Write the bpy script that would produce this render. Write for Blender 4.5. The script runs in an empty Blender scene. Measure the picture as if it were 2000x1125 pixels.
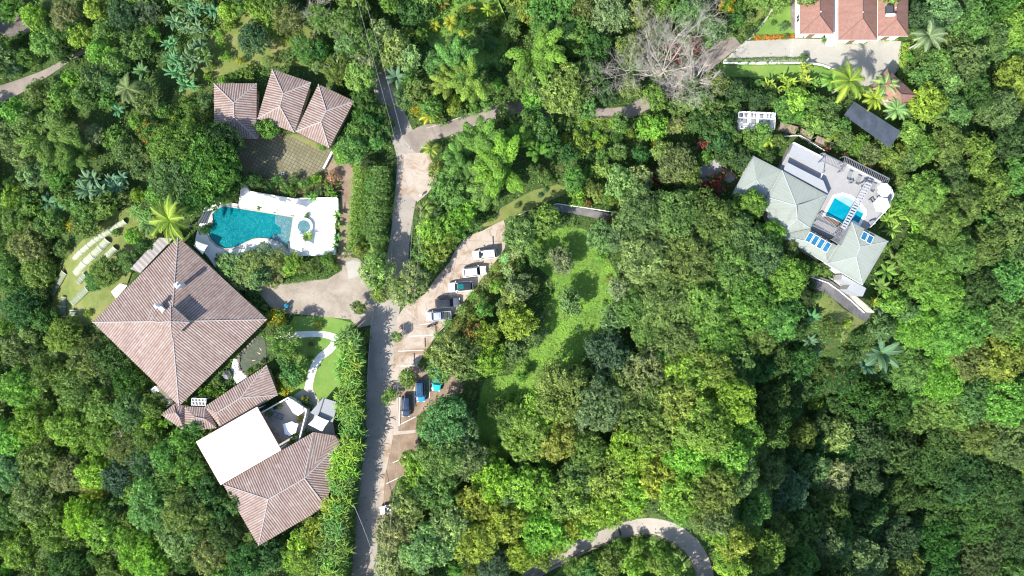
import bpy, math, random
import numpy as np
from mathutils import Vector, Matrix
SC = bpy.context.scene
COL = SC.collection
R = math.radians
# ---------------------------------------------------------------- camera, sky, sun, exposure
CAMH = 128.0          # metres above the road
PXM = 10.4            # photo pixels per metre on the road
cam_d = bpy.data.cameras.new('camera'); cam = bpy.data.objects.new('camera', cam_d); COL.objects.link(cam)
cam.location = (0, 0, CAMH); cam.rotation_euler = (0, 0, 0)
cam_d.sensor_width = 36; cam_d.lens = 36 * CAMH / (2000 / PXM); cam_d.clip_end = 3000; cam_d.clip_start = 1
SC.camera = cam
SUN_EL, SUN_AZ = R(42), R(227)          # azimuth clockwise from +Y: sun stands lower left of the picture
sdir = Vector((math.sin(SUN_AZ) * math.cos(SUN_EL), math.cos(SUN_AZ) * math.cos(SUN_EL), math.sin(SUN_EL)))
w = bpy.data.worlds.new('World'); SC.world = w; w.use_nodes = True
wn = w.node_tree.nodes; sky = wn.new('ShaderNodeTexSky'); sky.sky_type = 'NISHITA'; sky.sun_disc = False
sky.sun_elevation = SUN_EL; sky.sun_rotation = SUN_AZ; sky.ozone_density = 1.5
w.node_tree.links.new(sky.outputs[0], wn['Background'].inputs[0]); wn['Background'].inputs[1].default_value = 0.142
sl = bpy.data.lights.new('sun', 'SUN'); sl.energy = 5.0; sl.angle = R(0.5); sl.color = (1, 0.94, 0.83)
so = bpy.data.objects.new('sun', sl); COL.objects.link(so); so.rotation_euler = sdir.to_track_quat('Z', 'Y').to_euler()
SC.view_settings.view_transform = 'Standard'; SC.view_settings.look = 'None'
SC.view_settings.exposure = 0.95; SC.view_settings.gamma = 1
SC.render.engine = 'CYCLES'; SC.render.filter_size = 1.15; SC.cycles.filter_width = 1.15
SC.cycles.max_bounces = 5; SC.cycles.diffuse_bounces = 3; SC.cycles.transmission_bounces = 3; SC.cycles.glossy_bounces = 2

# ---------------------------------------------------------------- numpy helpers
def lattice(seed, n=64): return np.random.default_rng(seed).random((n, n))
def vnoise(x, y, seed=0, n=64):
    L = lattice(seed, n); xi = np.floor(x).astype(int); yi = np.floor(y).astype(int)
    fx = x - xi; fy = y - yi; fx = fx * fx * (3 - 2 * fx); fy = fy * fy * (3 - 2 * fy)
    a = L[yi % n, xi % n]; b = L[yi % n, (xi + 1) % n]; c = L[(yi + 1) % n, xi % n]; d = L[(yi + 1) % n, (xi + 1) % n]
    return (a * (1 - fx) + b * fx) * (1 - fy) + (c * (1 - fx) + d * fx) * fy
# ---------------------------------------------------------------- terrain height, as a function of photo position
HX = np.arange(-400, 2401, 200); HY = np.arange(-200, 1801, 200)
HT = np.array([
 [-14,-12,-10,-3, 0, 0,-3,-6,-3, 0, 0, 0,-12,-18,-20],
 [-12,-10, -8,-2, 0, 0,-3,-5,-2, 0, 0, 0,-12,-18,-20],
 [-12,-10, -5,-1, 0, 0, 0, 0, 0, 0, 0,-2,-12,-18,-20],
 [-14,-12, -8,-1, 0, 0, 0, 0, 0, 0, 0,-4,-14,-18,-20],
 [-16,-14,-10,-1, 0, 0, 0, 0, 0, 0,-1,-12,-16,-18,-20],
 [-18,-16,-11,-6, 0, 0, 0, 0, 1, 6,-24,-33,-22,-14,-12],
 [-20,-18,-13,-9,-2, 0, 0, 0, 1, 7,-22,-44,-46,-30,-16],
 [-20,-18,-15,-11,-5,0, 0, 0, 0, 5, -8,-38,-54,-50,-30],
 [-22,-20,-18,-14,-8,-3,-2,-2, 0, 8,  2,-20,-44,-50,-34],
 [-22,-20,-18,-14,-8,-3,-2,-2, 0, 8,  6, -8,-30,-40,-30],
 [-22,-20,-18,-14,-8,-3,-2, 0, 4, 10,12,  8,-10,-20,-16]], float)
def hts(px, py):
    px = np.asarray(px, float); py = np.asarray(py, float)
    u = np.clip((px - HX[0]) / 200, 0, len(HX) - 1.001); v = np.clip((py - HY[0]) / 200, 0, len(HY) - 1.001)
    i = u.astype(int); j = v.astype(int); u = u - i; v = v - j
    u = u * u * (3 - 2 * u); v = v * v * (3 - 2 * v)
    a = HT[j, i] * (1 - u) + HT[j, i + 1] * u; b = HT[j + 1, i] * (1 - u) + HT[j + 1, i + 1] * u
    return a * (1 - v) + b * v
_base = hts
def hts(px, py):
    h = _base(px, py); return h + (vnoise(np.asarray(px) / 60.0, np.asarray(py) / 60.0, 3) - 0.5) * 1.6 * np.clip(-h / 4, 0, 1)
def gz(px, py): return float(hts(px, py))
def GL(px, py, lift):       # a point on a sheet laid over the ground
    h = gz(px, py); return W(px, py, h + lift + 0.2 * min(1.0, max(0.0, -h)))
def W(px, py, z=0.0):
    k = (CAMH - z) / CAMH / PXM
    return ((px - 1000) * k, (562.5 - py) * k, z)
def Wn(px, py, z):
    k = (CAMH - z) / CAMH / PXM
    return np.stack([(px - 1000) * k, (562.5 - py) * k, z], -1)
def G(px, py, up=0.0): z = gz(px, py) + up; return W(px, py, z)

def inpoly(px, py, poly):
    r = np.zeros(len(px), bool); n = len(poly)
    for i in range(n):
        x1, y1 = poly[i]; x2, y2 = poly[(i + 1) % n]
        if y1 == y2: continue
        c = ((y1 > py) != (y2 > py)) & (px < (x2 - x1) * (py - y1) / (y2 - y1) + x1)
        r ^= c
    return r
def unit(a): return a / (np.linalg.norm(a, axis=-1, keepdims=True) + 1e-9)

# ---------------------------------------------------------------- objects
def tag(o, label=None, cat=None, group=None, kind=None):
    if label: o['label'] = label
    if cat: o['category'] = cat
    if group: o['group'] = group
    if kind: o['kind'] = kind
    return o
def thing(name, label, cat, loc=(0, 0, 0), group=None, rz=0):
    o = bpy.data.objects.new(name, None); COL.objects.link(o); o.location = loc; o.rotation_euler = (0, 0, rz)
    o.empty_display_size = 0.5
    return tag(o, label, cat, group)
def npmesh(name, V, F, mats, mi=None, smooth=False, attrs=None):
    V = np.asarray(V, np.float32); me = bpy.data.meshes.new(name)
    if isinstance(F, np.ndarray):
        k = F.shape[1]; tot = np.full(len(F), k, np.int32); idx = F.reshape(-1)
    else:
        tot = np.array([len(f) for f in F], np.int32); idx = np.array([i for f in F for i in f], np.int32)
    me.vertices.add(len(V)); me.vertices.foreach_set('co', V.reshape(-1))
    me.loops.add(len(idx)); me.loops.foreach_set('vertex_index', idx.astype(np.int32))
    st = np.concatenate([[0], np.cumsum(tot)[:-1]]).astype(np.int32)
    me.polygons.add(len(tot)); me.polygons.foreach_set('loop_start', st); me.polygons.foreach_set('loop_total', tot)
    for m in (mats if isinstance(mats, (list, tuple)) else [mats]): me.materials.append(m)
    if mi is not None: me.polygons.foreach_set('material_index', np.asarray(mi, np.int32))
    me.polygons.foreach_set('use_smooth', np.full(len(tot), bool(smooth)))
    me.update(calc_edges=True)
    for k, (dom, typ, arr) in (attrs or {}).items():
        a = me.attributes.new(k, typ, dom)
        a.data.foreach_set('vector' if typ == 'FLOAT_VECTOR' else 'value', np.asarray(arr, np.float32).reshape(-1))
    return me
def link(name, me, parent=None):
    o = bpy.data.objects.new(name, me); COL.objects.link(o)
    if parent: o.parent = parent
    return o
class MB:
    """collects shapes given in world coordinates and links them as one mesh object"""
    def __init__(s): s.V = []; s.F = []; s.M = []; s.T = []
    def add(s, V, F, m=0, uv=None):
        b = len(s.V); s.V += [tuple(v) for v in V]; s.F += [tuple(i + b for i in f) for f in F]; s.M += [m] * len(F)
        s.T += [tuple(t) for t in uv] if uv is not None else [(0, 0, 0)] * len(V)
        return s
    def box(s, cx, cy, z0, z1, lx, ly, a=0, m=0, tx=1.0, ty=1.0):
        c, q = math.cos(a), math.sin(a); V = []
        for z, k, l in ((z0, 1, 1), (z1, tx, ty)):
            for x, y in ((-1, -1), (1, -1), (1, 1), (-1, 1)):
                X = x * lx / 2 * k; Y = y * ly / 2 * l; V.append((cx + X * c - Y * q, cy + X * q + Y * c, z))
        return s.add(V, [(3, 2, 1, 0), (4, 5, 6, 7), (0, 1, 5, 4), (1, 2, 6, 5), (2, 3, 7, 6), (3, 0, 4, 7)], m)
    def prism(s, P, z0, z1, m=0):
        n = len(P); P = ccw(P)
        V = [(p[0], p[1], z0) for p in P] + [(p[0], p[1], z1) for p in P]
        return s.add(V, [tuple(range(n - 1, -1, -1)), tuple(range(n, 2 * n))] + [(i, (i + 1) % n, n + (i + 1) % n, n + i) for i in range(n)], m)
    def cyl(s, x, y, z0, z1, r, r1=None, n=12, m=0):
        r1 = r if r1 is None else r1
        V = [(x + r * math.cos(2 * math.pi * i / n), y + r * math.sin(2 * math.pi * i / n), z0) for i in range(n)]
        V += [(x + r1 * math.cos(2 * math.pi * i / n), y + r1 * math.sin(2 * math.pi * i / n), z1) for i in range(n)]
        return s.add(V, [tuple(range(n - 1, -1, -1)), tuple(range(n, 2 * n))] + [(i, (i + 1) % n, n + (i + 1) % n, n + i) for i in range(n)], m)
    def tube(s, P, rad, n=6, m=0):
        P = [Vector(p) for p in P]; rad = rad if isinstance(rad, (list, tuple)) else [rad] * len(P); V = []; F = []
        for i, p in enumerate(P):
            d = (P[min(i + 1, len(P) - 1)] - P[max(i - 1, 0)]); d = d.normalized() if d.length > 1e-6 else Vector((0, 0, 1))
            a = d.cross(Vector((0, 0, 1)) if abs(d.z) < 0.95 else Vector((1, 0, 0))).normalized(); b = d.cross(a)
            for k in range(n):
                t = 2 * math.pi * k / n; V.append(p + (a * math.cos(t) + b * math.sin(t)) * rad[i])
        for i in range(len(P) - 1):
            for k in range(n): F.append((i * n + k, i * n + (k + 1) % n, (i + 1) * n + (k + 1) % n, (i + 1) * n + k))
        F.append(tuple(range(n - 1, -1, -1))); F.append(tuple((len(P) - 1) * n + k for k in range(n)))
        return s.add(V, F, m)
    def beam(s, a, b, wd, ht, m=0):
        a = Vector(a); b = Vector(b); d = (b - a); d.normalize(); q = Vector((-d.y, d.x, 0)); q = q.normalized() * wd / 2 if q.length > 1e-4 else Vector((wd / 2, 0, 0))
        u = d.cross(q).normalized() * ht / 2
        if u.z < 0: u = -u
        V = [p + sx * q + sz * u for p in (a, b) for sx, sz in ((-1, -1), (1, -1), (1, 1), (-1, 1))]
        return s.add(V, [(0, 1, 2, 3), (7, 6, 5, 4), (0, 4, 5, 1), (1, 5, 6, 2), (2, 6, 7, 3), (3, 7, 4, 0)], m)
    def build(s, name, mats, parent=None, smooth=False):
        off = np.zeros(3); p = parent
        while p is not None: off = off + np.array(p.location); p = p.parent
        me = npmesh(name, np.array(s.V) - off, s.F, mats, s.M, smooth, {'tuv': ('POINT', 'FLOAT_VECTOR', np.array(s.T))})
        return link(name, me, parent)
def ccw(P):
    P = [tuple(p) for p in P]; a = sum(P[i][0] * P[(i + 1) % len(P)][1] - P[(i + 1) % len(P)][0] * P[i][1] for i in range(len(P)))
    return P if a > 0 else P[::-1]
def smoothline(P, n=6, closed=False):
    out = []; N = len(P)
    for i in range(N if closed else N - 1):
        g = (lambda k: P[k % N]) if closed else (lambda k: P[max(0, min(N - 1, k))])
        p0, p1, p2, p3 = g(i - 1), g(i), g(i + 1), g(i + 2)
        for j in range(n):
            t = j / n
            out.append(tuple(0.5 * (2 * b + (c - a) * t + (2 * a - 5 * b + 4 * c - d) * t * t + (3 * b - a - 3 * c + d) * t ** 3) for a, b, c, d in zip(p0, p1, p2, p3)))
    if not closed: out.append(tuple(P[-1]))
    return out
EXCL = []      # photo polygons kept clear of undergrowth

# ---------------------------------------------------------------- materials
def nt(name):
    m = bpy.data.materials.new(name); m.use_nodes = True; t = m.node_tree
    return m, t, t.nodes['Principled BSDF']
def N(t, typ, **kw):
    n = t.nodes.new(typ)
    for k, v in kw.items():
        if k.startswith('i_'):
            k = k[2:]; n.inputs[int(k) if k.isdigit() else k].default_value = v
        else: setattr(n, k, v)
    return n
def ramp(t, src, stops):
    r = N(t, 'ShaderNodeValToRGB'); e = r.color_ramp.elements
    while len(e) < len(stops): e.new(0.5)
    for el, (p, c) in zip(e, stops): el.position = p; el.color = (*c, 1) if len(c) == 3 else c
    t.links.new(src, r.inputs[0]); return r.outputs[0]
def pos(t): return N(t, 'ShaderNodeNewGeometry').outputs['Position']
def noise(t, vec, scale, detail=4, rough=0.55, dist=0.0):
    n = N(t, 'ShaderNodeTexNoise', i_Scale=scale, i_Detail=detail, i_Roughness=rough, i_Distortion=dist); t.links.new(vec, n.inputs['Vector']); return n.outputs['Fac']
def mix(t, fac, a, b, mode='MIX'):
    m = N(t, 'ShaderNodeMix', data_type='RGBA', blend_type=mode)
    for s, k in ((fac, 0), (a, 6), (b, 7)):
        if isinstance(s, (int, float)): m.inputs[k].default_value = s
        elif isinstance(s, tuple): m.inputs[k].default_value = (*s, 1)
        else: t.links.new(s, m.inputs[k])
    return m.outputs[2]
def bump(t, b, h, strength=0.5, dist=0.05):
    n = N(t, 'ShaderNodeBump', i_Strength=strength, i_Distance=dist); t.links.new(h, n.inputs['Height']); t.links.new(n.outputs[0], b.inputs['Normal'])
KD = 0.80
def dim(c): return tuple(x * KD for x in c) if max(c) < .66 else c
def plain(name, c, rough=0.6, metal=0.0, var=0.12, scale=3.0, spec=0.4):
    c = dim(c); m, t, b = nt(name); p = pos(t); f = noise(t, p, scale, 3)
    col = ramp(t, f, [(0.3, tuple(x * (1 - var) for x in c)), (0.7, tuple(min(1, x * (1 + var)) for x in c))])
    t.links.new(col, b.inputs['Base Color']); b.inputs['Roughness'].default_value = rough; b.inputs['Metallic'].default_value = metal
    b.inputs['Specular IOR Level'].default_value = spec
    return m
def surface(name, stops, scale=0.4, fine=6.0, fineamt=0.35, rough=0.85, bmp=0.3, stain=None, stain_scale=0.12, spots=None):
    """stops: colours of the large mottling; fine: scale of the grain; stain: colour of wear with a shape of its own"""
    stops = [(a, dim(q)) for a, q in stops]; stain = dim(stain) if stain else None
    m, t, b = nt(name); p = pos(t)
    c = ramp(t, noise(t, p, scale, 6, 0.65, 0.4), stops)
    g = noise(t, p, fine, 5, 0.7)
    c = mix(t, fineamt, c, ramp(t, g, [(0.25, (0.35,) * 3), (0.75, (0.65,) * 3)]), 'OVERLAY')
    if stain:
        s = ramp(t, noise(t, p, stain_scale, 7, 0.7, 1.2), [(0.5, (0, 0, 0)), (0.66, (1, 1, 1))]); c = mix(t, s, c, stain)
    if spots:
        v = N(t, 'ShaderNodeTexVoronoi', i_Scale=spots[1]); t.links.new(p, v.inputs['Vector'])
        n2 = noise(t, p, 0.35, 3)
        th = N(t, 'ShaderNodeMath', operation='MULTIPLY'); t.links.new(n2, th.inputs[0]); th.inputs[1].default_value = spots[2]
        lt = N(t, 'ShaderNodeMath', operation='LESS_THAN'); t.links.new(v.outputs['Distance'], lt.inputs[0]); t.links.new(th.outputs[0], lt.inputs[1])
        c = mix(t, lt.outputs[0], c, spots[0])
    t.links.new(c, b.inputs['Base Color']); b.inputs['Roughness'].default_value = rough; b.inputs['Specular IOR Level'].default_value = 0.25
    if bmp: bump(t, b, g, bmp, 0.04)
    return m
M = {}
M['floor'] = surface('forest_floor', [(0.3, (0.035, 0.06, 0.018)), (0.55, (0.06, 0.11, 0.026)), (0.75, (0.12, 0.12, 0.045))], 0.15, 2.5, 0.6)
M['lawn'] = surface('lawn', [(0.3, (0.12, 0.24, 0.045)), (0.55, (0.18, 0.31, 0.06)), (0.8, (0.25, 0.32, 0.085))], 0.25, 4, 0.5, bmp=0.8)
M['drylawn'] = surface('dry_lawn', [(0.25, (0.10, 0.16, 0.035)), (0.5, (0.18, 0.22, 0.06)), (0.75, (0.28, 0.26, 0.11))], 0.3, 3, 0.5, bmp=0.8)
M['soil'] = surface('soil', [(0.3, (0.10, 0.06, 0.035)), (0.7, (0.26, 0.17, 0.10))], 0.4, 3, 0.5)
M['rocky'] = surface('rocky', [(0.3, (0.13, 0.11, 0.10)), (0.7, (0.28, 0.25, 0.24))], 0.8, 3, 0.6)
M['road'] = surface('road_concrete', [(0.25, (0.27, 0.245, 0.22)), (0.5, (0.38, 0.345, 0.31)), (0.8, (0.47, 0.425, 0.38))], 0.18, 5, 0.3, spots=((0.09, 0.075, 0.055), 1.1, 0.24))
M['lot'] = surface('lot_concrete', [(0.25, (0.38, 0.31, 0.25)), (0.5, (0.48, 0.41, 0.35)), (0.8, (0.57, 0.50, 0.44))], 0.3, 4, 0.35, stain=(0.30, 0.195, 0.12), stain_scale=0.2)
M['lane'] = surface('lane_asphalt', [(0.3, (0.22, 0.19, 0.17)), (0.7, (0.36, 0.31, 0.27))], 0.3, 4, 0.4)
M['gravel'] = surface('gravel', [(0.3, (0.26, 0.22, 0.18)), (0.55, (0.38, 0.33, 0.275)), (0.8, (0.46, 0.41, 0.35))], 0.3, 3, 0.5, spots=((0.10, 0.08, 0.06), 1.6, 0.16))
M['dirt'] = surface('dirt', [(0.3, (0.20, 0.14, 0.10)), (0.7, (0.36, 0.27, 0.20))], 0.4, 3, 0.4)
M['drive'] = surface('drive_concrete', [(0.3, (0.36, 0.35, 0.31)), (0.7, (0.47, 0.45, 0.41))], 0.2, 4, 0.25, spots=((0.16, 0.13, 0.1), 0.9, 0.17))
M['ramp'] = surface('ramp_concrete', [(0.3, (0.12, 0.12, 0.125)), (0.7, (0.26, 0.25, 0.25))], 0.5, 3, 0.4)
M['whitestone'] = surface('white_paving', [(0.3, (0.72, 0.70, 0.66)), (0.7, (0.84, 0.82, 0.79))], 0.4, 4, 0.12, rough=0.6, bmp=0.1)
M['cream'] = surface('cream_paving', [(0.3, (0.42, 0.39, 0.35)), (0.7, (0.56, 0.52, 0.47))], 0.6, 4, 0.3)
M['terrace'] = surface('terrace_tiles', [(0.3, (0.33, 0.33, 0.34)), (0.7, (0.41, 0.40, 0.41))], 0.3, 4, 0.15)
M['kerb'] = plain('kerb', (0.48, 0.46, 0.42), 0.85)
M['white'] = plain('white_paint', (0.82, 0.82, 0.81), 0.5, var=0.03)
M['whitewall'] = plain('white_wall', (0.74, 0.73, 0.70), 0.8, var=0.06)
M['creamwall'] = plain('cream_wall', (0.62, 0.56, 0.46), 0.85, var=0.08)
M['line'] = plain('worn_line_paint', (0.66, 0.64, 0.6), 0.8, var=0.25, scale=5)
M['palegrey'] = plain('pale_grey_deck', (0.37, 0.39, 0.42), 0.6, var=0.05)
M['slat'] = plain('grey_slats', (0.20, 0.21, 0.23), 0.6, var=0.1)
M['greydeck'] = plain('grey_deck', (0.30, 0.32, 0.35), 0.7, var=0.1)
M['grey'] = plain('grey_metal', (0.42, 0.43, 0.45), 0.5, var=0.08)
M['darkgrey'] = plain('dark_grey', (0.07, 0.075, 0.08), 0.6)
M['cushion'] = plain('grey_cushion', (0.25, 0.27, 0.30), 0.9, var=0.08)
M['wood'] = plain('weathered_wood', (0.22, 0.15, 0.10), 0.8, var=0.25, scale=6)
M['glass'] = plain('window_glass', (0.02, 0.035, 0.045), 0.12, var=0.1, spec=0.25)
M['tyre'] = plain('tyre_rubber', (0.02, 0.02, 0.02), 0.85)
M['rim'] = plain('wheel_rim', (0.5, 0.5, 0.52), 0.3, 0.8)
M['bark'] = surface('bark', [(0.3, (0.07, 0.055, 0.04)), (0.7, (0.17, 0.14, 0.11))], 2, 6, 0.5)
M['palebark'] = surface('pale_bark', [(0.3, (0.38, 0.35, 0.30)), (0.7, (0.54, 0.50, 0.45))], 1, 6, 0.3)
M['stone'] = surface('fieldstone', [(0.3, (0.20, 0.15, 0.12)), (0.7, (0.42, 0.34, 0.28))], 1.2, 4, 0.6)
M['terracotta'] = plain('terracotta_rim', (0.42, 0.16, 0.09), 0.8, var=0.2)
M['ridge'] = plain('ridge_mortar', (0.42, 0.38, 0.37), 0.8, var=0.15)
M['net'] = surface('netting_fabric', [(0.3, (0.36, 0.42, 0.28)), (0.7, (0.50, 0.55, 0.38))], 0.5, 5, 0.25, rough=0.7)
M['net2'] = plain('shaded_netting', (0.20, 0.24, 0.15), 0.8)  # darker copy of the netting with shade painted into its colour
M['red'] = plain('red_light', (0.35, 0.02, 0.02), 0.3)
M['lamp'] = plain('headlamp', (0.75, 0.78, 0.8), 0.15, spec=0.8)
M['turq'] = plain('turquoise_fabric', (0.03, 0.35, 0.42), 0.8)
M['stack'] = plain('galvanised', (0.66, 0.67, 0.70), 0.45, 0.2)

def tile_mat(name, cols, wd, course, dirt):  # dirt: pan shade, with grime, painted dark along the tile grooves
    cols = [dim(q) for q in cols]
    m, t, b = nt(name); a = N(t, 'ShaderNodeAttribute', attribute_name='tuv'); u = a.outputs['Vector']
    sp = N(t, 'ShaderNodeSeparateXYZ'); t.links.new(u, sp.inputs[0])
    def fl(o, s):
        d = N(t, 'ShaderNodeMath', operation='DIVIDE'); t.links.new(o, d.inputs[0]); d.inputs[1].default_value = s
        f = N(t, 'ShaderNodeMath', operation='FLOOR'); t.links.new(d.outputs[0], f.inputs[0])
        r = N(t, 'ShaderNodeMath', operation='FRACT'); t.links.new(d.outputs[0], r.inputs[0]); return f.outputs[0], r.outputs[0]
    fu, ru = fl(sp.outputs[0], wd); fv, rv = fl(sp.outputs[1], course)
    cb = N(t, 'ShaderNodeCombineXYZ'); t.links.new(fu, cb.inputs[0]); t.links.new(fv, cb.inputs[1])
    wn_ = N(t, 'ShaderNodeTexWhiteNoise', noise_dimensions='3D'); t.links.new(cb.outputs[0], wn_.inputs[0])
    p = pos(t); mp = N(t, 'ShaderNodeMapping'); t.links.new(u, mp.inputs[0]); mp.inputs['Scale'].default_value = (1.5, 0.25, 1)
    big = noise(t, mp.outputs[0], 0.9, 5, 0.6)
    md = N(t, 'ShaderNodeMath', operation='MULTIPLY_ADD'); t.links.new(wn_.outputs[0], md.inputs[0]); md.inputs[1].default_value = 0.22; t.links.new(big, md.inputs[2])
    sb = N(t, 'ShaderNodeMath', operation='SUBTRACT'); t.links.new(md.outputs[0], sb.inputs[0]); sb.inputs[1].default_value = 0.11
    c = ramp(t, sb.outputs[0], [(0.2, cols[0]), (0.42, cols[1]), (0.6, cols[2]), (0.85, cols[3])])
    pn = ramp(t, ru, [(0.0, (1, 1, 1)), (0.2, (0.6,) * 3), (0.3, (0, 0, 0)), (0.7, (0, 0, 0)), (0.8, (0.6,) * 3), (1.0, (1, 1, 1))])
    f1 = N(t, 'ShaderNodeMath', operation='MULTIPLY'); t.links.new(pn, f1.inputs[0]); f1.inputs[1].default_value = dirt[1]
    c = mix(t, f1.outputs[0], c, dirt[0])
    ln = ramp(t, rv, [(0.0, (1, 1, 1)), (0.1, (0, 0, 0))]); f2 = N(t, 'ShaderNodeMath', operation='MULTIPLY'); t.links.new(ln, f2.inputs[0]); f2.inputs[1].default_value = 0.3
    c = mix(t, f2.outputs[0], c, tuple(x * 0.5 for x in cols[0]))
    blot = ramp(t, noise(t, p, 0.5, 5, 0.7, 0.6), [(0.57, (0, 0, 0)), (0.72, (0.55,) * 3)]); c = mix(t, blot, c, cols[3])
    moss = ramp(t, noise(t, p, 0.28, 7, 0.75, 0.8), [(0.56, (0, 0, 0)), (0.74, (0.5,) * 3)]); c = mix(t, moss, c, (0.15, 0.115, 0.09))
    t.links.new(c, b.inputs['Base Color']); b.inputs['Roughness'].default_value = 0.85; b.inputs['Specular IOR Level'].default_value = 0.2
    bump(t, b, ln, 0.3, 0.02)
    return m
TW = 0.44
M['tile'] = tile_mat('weathered_clay_tiles', [(0.26, 0.172, 0.15), (0.345, 0.258, 0.232), (0.40, 0.318, 0.29), (0.50, 0.435, 0.41)], TW, 0.42, ((0.07, 0.047, 0.042), 0.62))
M['shingle'] = tile_mat('red_brown_shingles', [(0.24, 0.13, 0.105), (0.29, 0.165, 0.135), (0.33, 0.19, 0.16), (0.36, 0.22, 0.185)], 0.28, 0.20, ((0.20, 0.09, 0.07), 0.25))
M['lean'] = tile_mat('grey_sheet_roof', [(0.28, 0.25, 0.24), (0.36, 0.33, 0.31), (0.42, 0.39, 0.37), (0.48, 0.45, 0.43)], 0.9, 3.0, ((0.18, 0.16, 0.15), 0.4))
M['zinc'] = tile_mat('pale_green_metal_roof', [(0.28, 0.32, 0.285), (0.305, 0.345, 0.305), (0.325, 0.36, 0.33), (0.37, 0.40, 0.38)], 0.6, 6.0, ((0.33, 0.38, 0.36), 0.15))
M['slate'] = plain('dark_flat_roofing', (0.065, 0.08, 0.105), 0.5, var=0.25, scale=0.8)
M['membrane'] = surface('white_membrane', [(0.3, (0.84, 0.84, 0.83)), (0.7, (0.88, 0.88, 0.87))], 0.3, 3, 0.03, rough=0.5, bmp=0.0)
def panel_mat():
    m, t, b = nt('solar_cells'); p = pos(t)
    c = ramp(t, noise(t, p, 0.8, 3), [(0.3, (0.012, 0.10, 0.22)), (0.7, (0.03, 0.17, 0.32))]); t.links.new(c, b.inputs['Base Color'])
    b.inputs['Roughness'].default_value = 0.15; return m
M['solar'] = panel_mat()
def water(name, c0, c1, c2, scale, rough=0.06):
    m, t, b = nt(name); p = pos(t); f = noise(t, p, scale, 5, 0.65, 1.5); big = noise(t, p, 0.18, 2)
    c = mix(t, 0.35, ramp(t, f, [(0.35, c0), (0.52, c1), (0.68, c2)]), ramp(t, big, [(0.4, c0), (0.6, c1)]))
    t.links.new(c, b.inputs['Base Color']); b.inputs['Roughness'].default_value = rough; b.inputs['IOR'].default_value = 1.33; bump(t, b, f, 0.35, 0.05); return m
M['pool'] = water('pool_water', (0.0, 0.10, 0.13), (0.003, 0.165, 0.19), (0.05, 0.34, 0.36), 2.6)
M['shallow'] = water('shallow_pool_water', (0.05, 0.13, 0.15), (0.10, 0.21, 0.23), (0.2, 0.36, 0.38), 2.2)
M['vpool'] = water('clear_pool_water', (0.0, 0.20, 0.29), (0.0, 0.23, 0.32), (0.01, 0.26, 0.35), 0.6)
M['vshallow'] = water('pale_pool_water', (0.20, 0.33, 0.36), (0.25, 0.38, 0.41), (0.28, 0.42, 0.45), 0.6)
M['pond'] = water('pond_water', (0.06, 0.075, 0.05), (0.10, 0.115, 0.08), (0.14, 0.15, 0.11), 0.7)
def grid_paving(name, c0, c1, joint, sx, sy, ang):
    m, t, b = nt(name); p = pos(t); mp = N(t, 'ShaderNodeMapping'); mp.inputs['Rotation'].default_value = (0, 0, ang); t.links.new(p, mp.inputs[0])
    br = N(t, 'ShaderNodeTexBrick', i_Scale=1.0); br.offset = 0.0
    br.inputs['Brick Width'].default_value = sx; br.inputs['Row Height'].default_value = sy; br.inputs['Mortar Size'].default_value = 0.05
    br.inputs['Color1'].default_value = (*c0, 1); br.inputs['Color2'].default_value = (*c1, 1); br.inputs['Mortar'].default_value = (*joint, 1)
    t.links.new(mp.outputs[0], br.inputs['Vector'])
    c = mix(t, ramp(t, noise(t, p, 0.35, 6, 0.7, 0.5), [(0.4, (0, 0, 0)), (0.65, (0.8,) * 3)]), br.outputs[0], (0.10, 0.10, 0.045))
    t.links.new(c, b.inputs['Base Color']); b.inputs['Roughness'].default_value = 0.9; return m
M['pavers'] = grid_paving('grass_jointed_pavers', (0.17, 0.15, 0.10), (0.23, 0.20, 0.14), (0.06, 0.07, 0.03), 0.62, 0.62, R(28))
def car_paint(name, c, metal=0.0):
    m, t, b = nt(name); b.inputs['Base Color'].default_value = (*c, 1); b.inputs['Roughness'].default_value = 0.28; b.inputs['Metallic'].default_value = metal
    b.inputs['Coat Weight'].default_value = 0.6; b.inputs['Coat Roughness'].default_value = 0.05
    p = pos(t); c2 = ramp(t, noise(t, p, 2.5, 3), [(0.3, tuple(x * 0.93 for x in c)), (0.7, tuple(min(1, x * 1.05) for x in c))]); t.links.new(c2, b.inputs['Base Color'])
    return m
def leaf_mat(name, fixed=None, transl=0.36, lo=0.55, hi=1.7):
    m = bpy.data.materials.new(name); m.use_nodes = True; t = m.node_tree; t.nodes.clear()
    out = N(t, 'ShaderNodeOutputMaterial'); a = N(t, 'ShaderNodeAttribute', attribute_name='v')
    oi = N(t, 'ShaderNodeObjectInfo')
    f = ramp(t, a.outputs['Fac'], [(0.0, (lo * 0.95, lo, lo * 1.1)), (0.5, (1, 1, 1)), (1.0, (hi * 1.06, hi, hi * 0.85))])
    c = mix(t, 1.0, fixed if fixed else oi.outputs['Color'], f, 'MULTIPLY')
    d = N(t, 'ShaderNodeBsdfPrincipled', i_Roughness=0.55); t.links.new(c, d.inputs['Base Color']); d.inputs['Specular IOR Level'].default_value = 0.12
    tr = N(t, 'ShaderNodeBsdfTranslucent'); t.links.new(mix(t, 1.0, c, (1.15, 1.3, 0.5), 'MULTIPLY'), tr.inputs[0])
    mx = N(t, 'ShaderNodeMixShader', i_0=transl); t.links.new(d.outputs[0], mx.inputs[1]); t.links.new(tr.outputs[0], mx.inputs[2]); t.links.new(mx.outputs[0], out.inputs[0])
    return m
M['leaf'] = leaf_mat('foliage')
M['crimson'] = leaf_mat('crimson_blossom', (0.42, 0.03, 0.07))
M['orange'] = leaf_mat('orange_blossom', (0.62, 0.13, 0.04))
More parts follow.
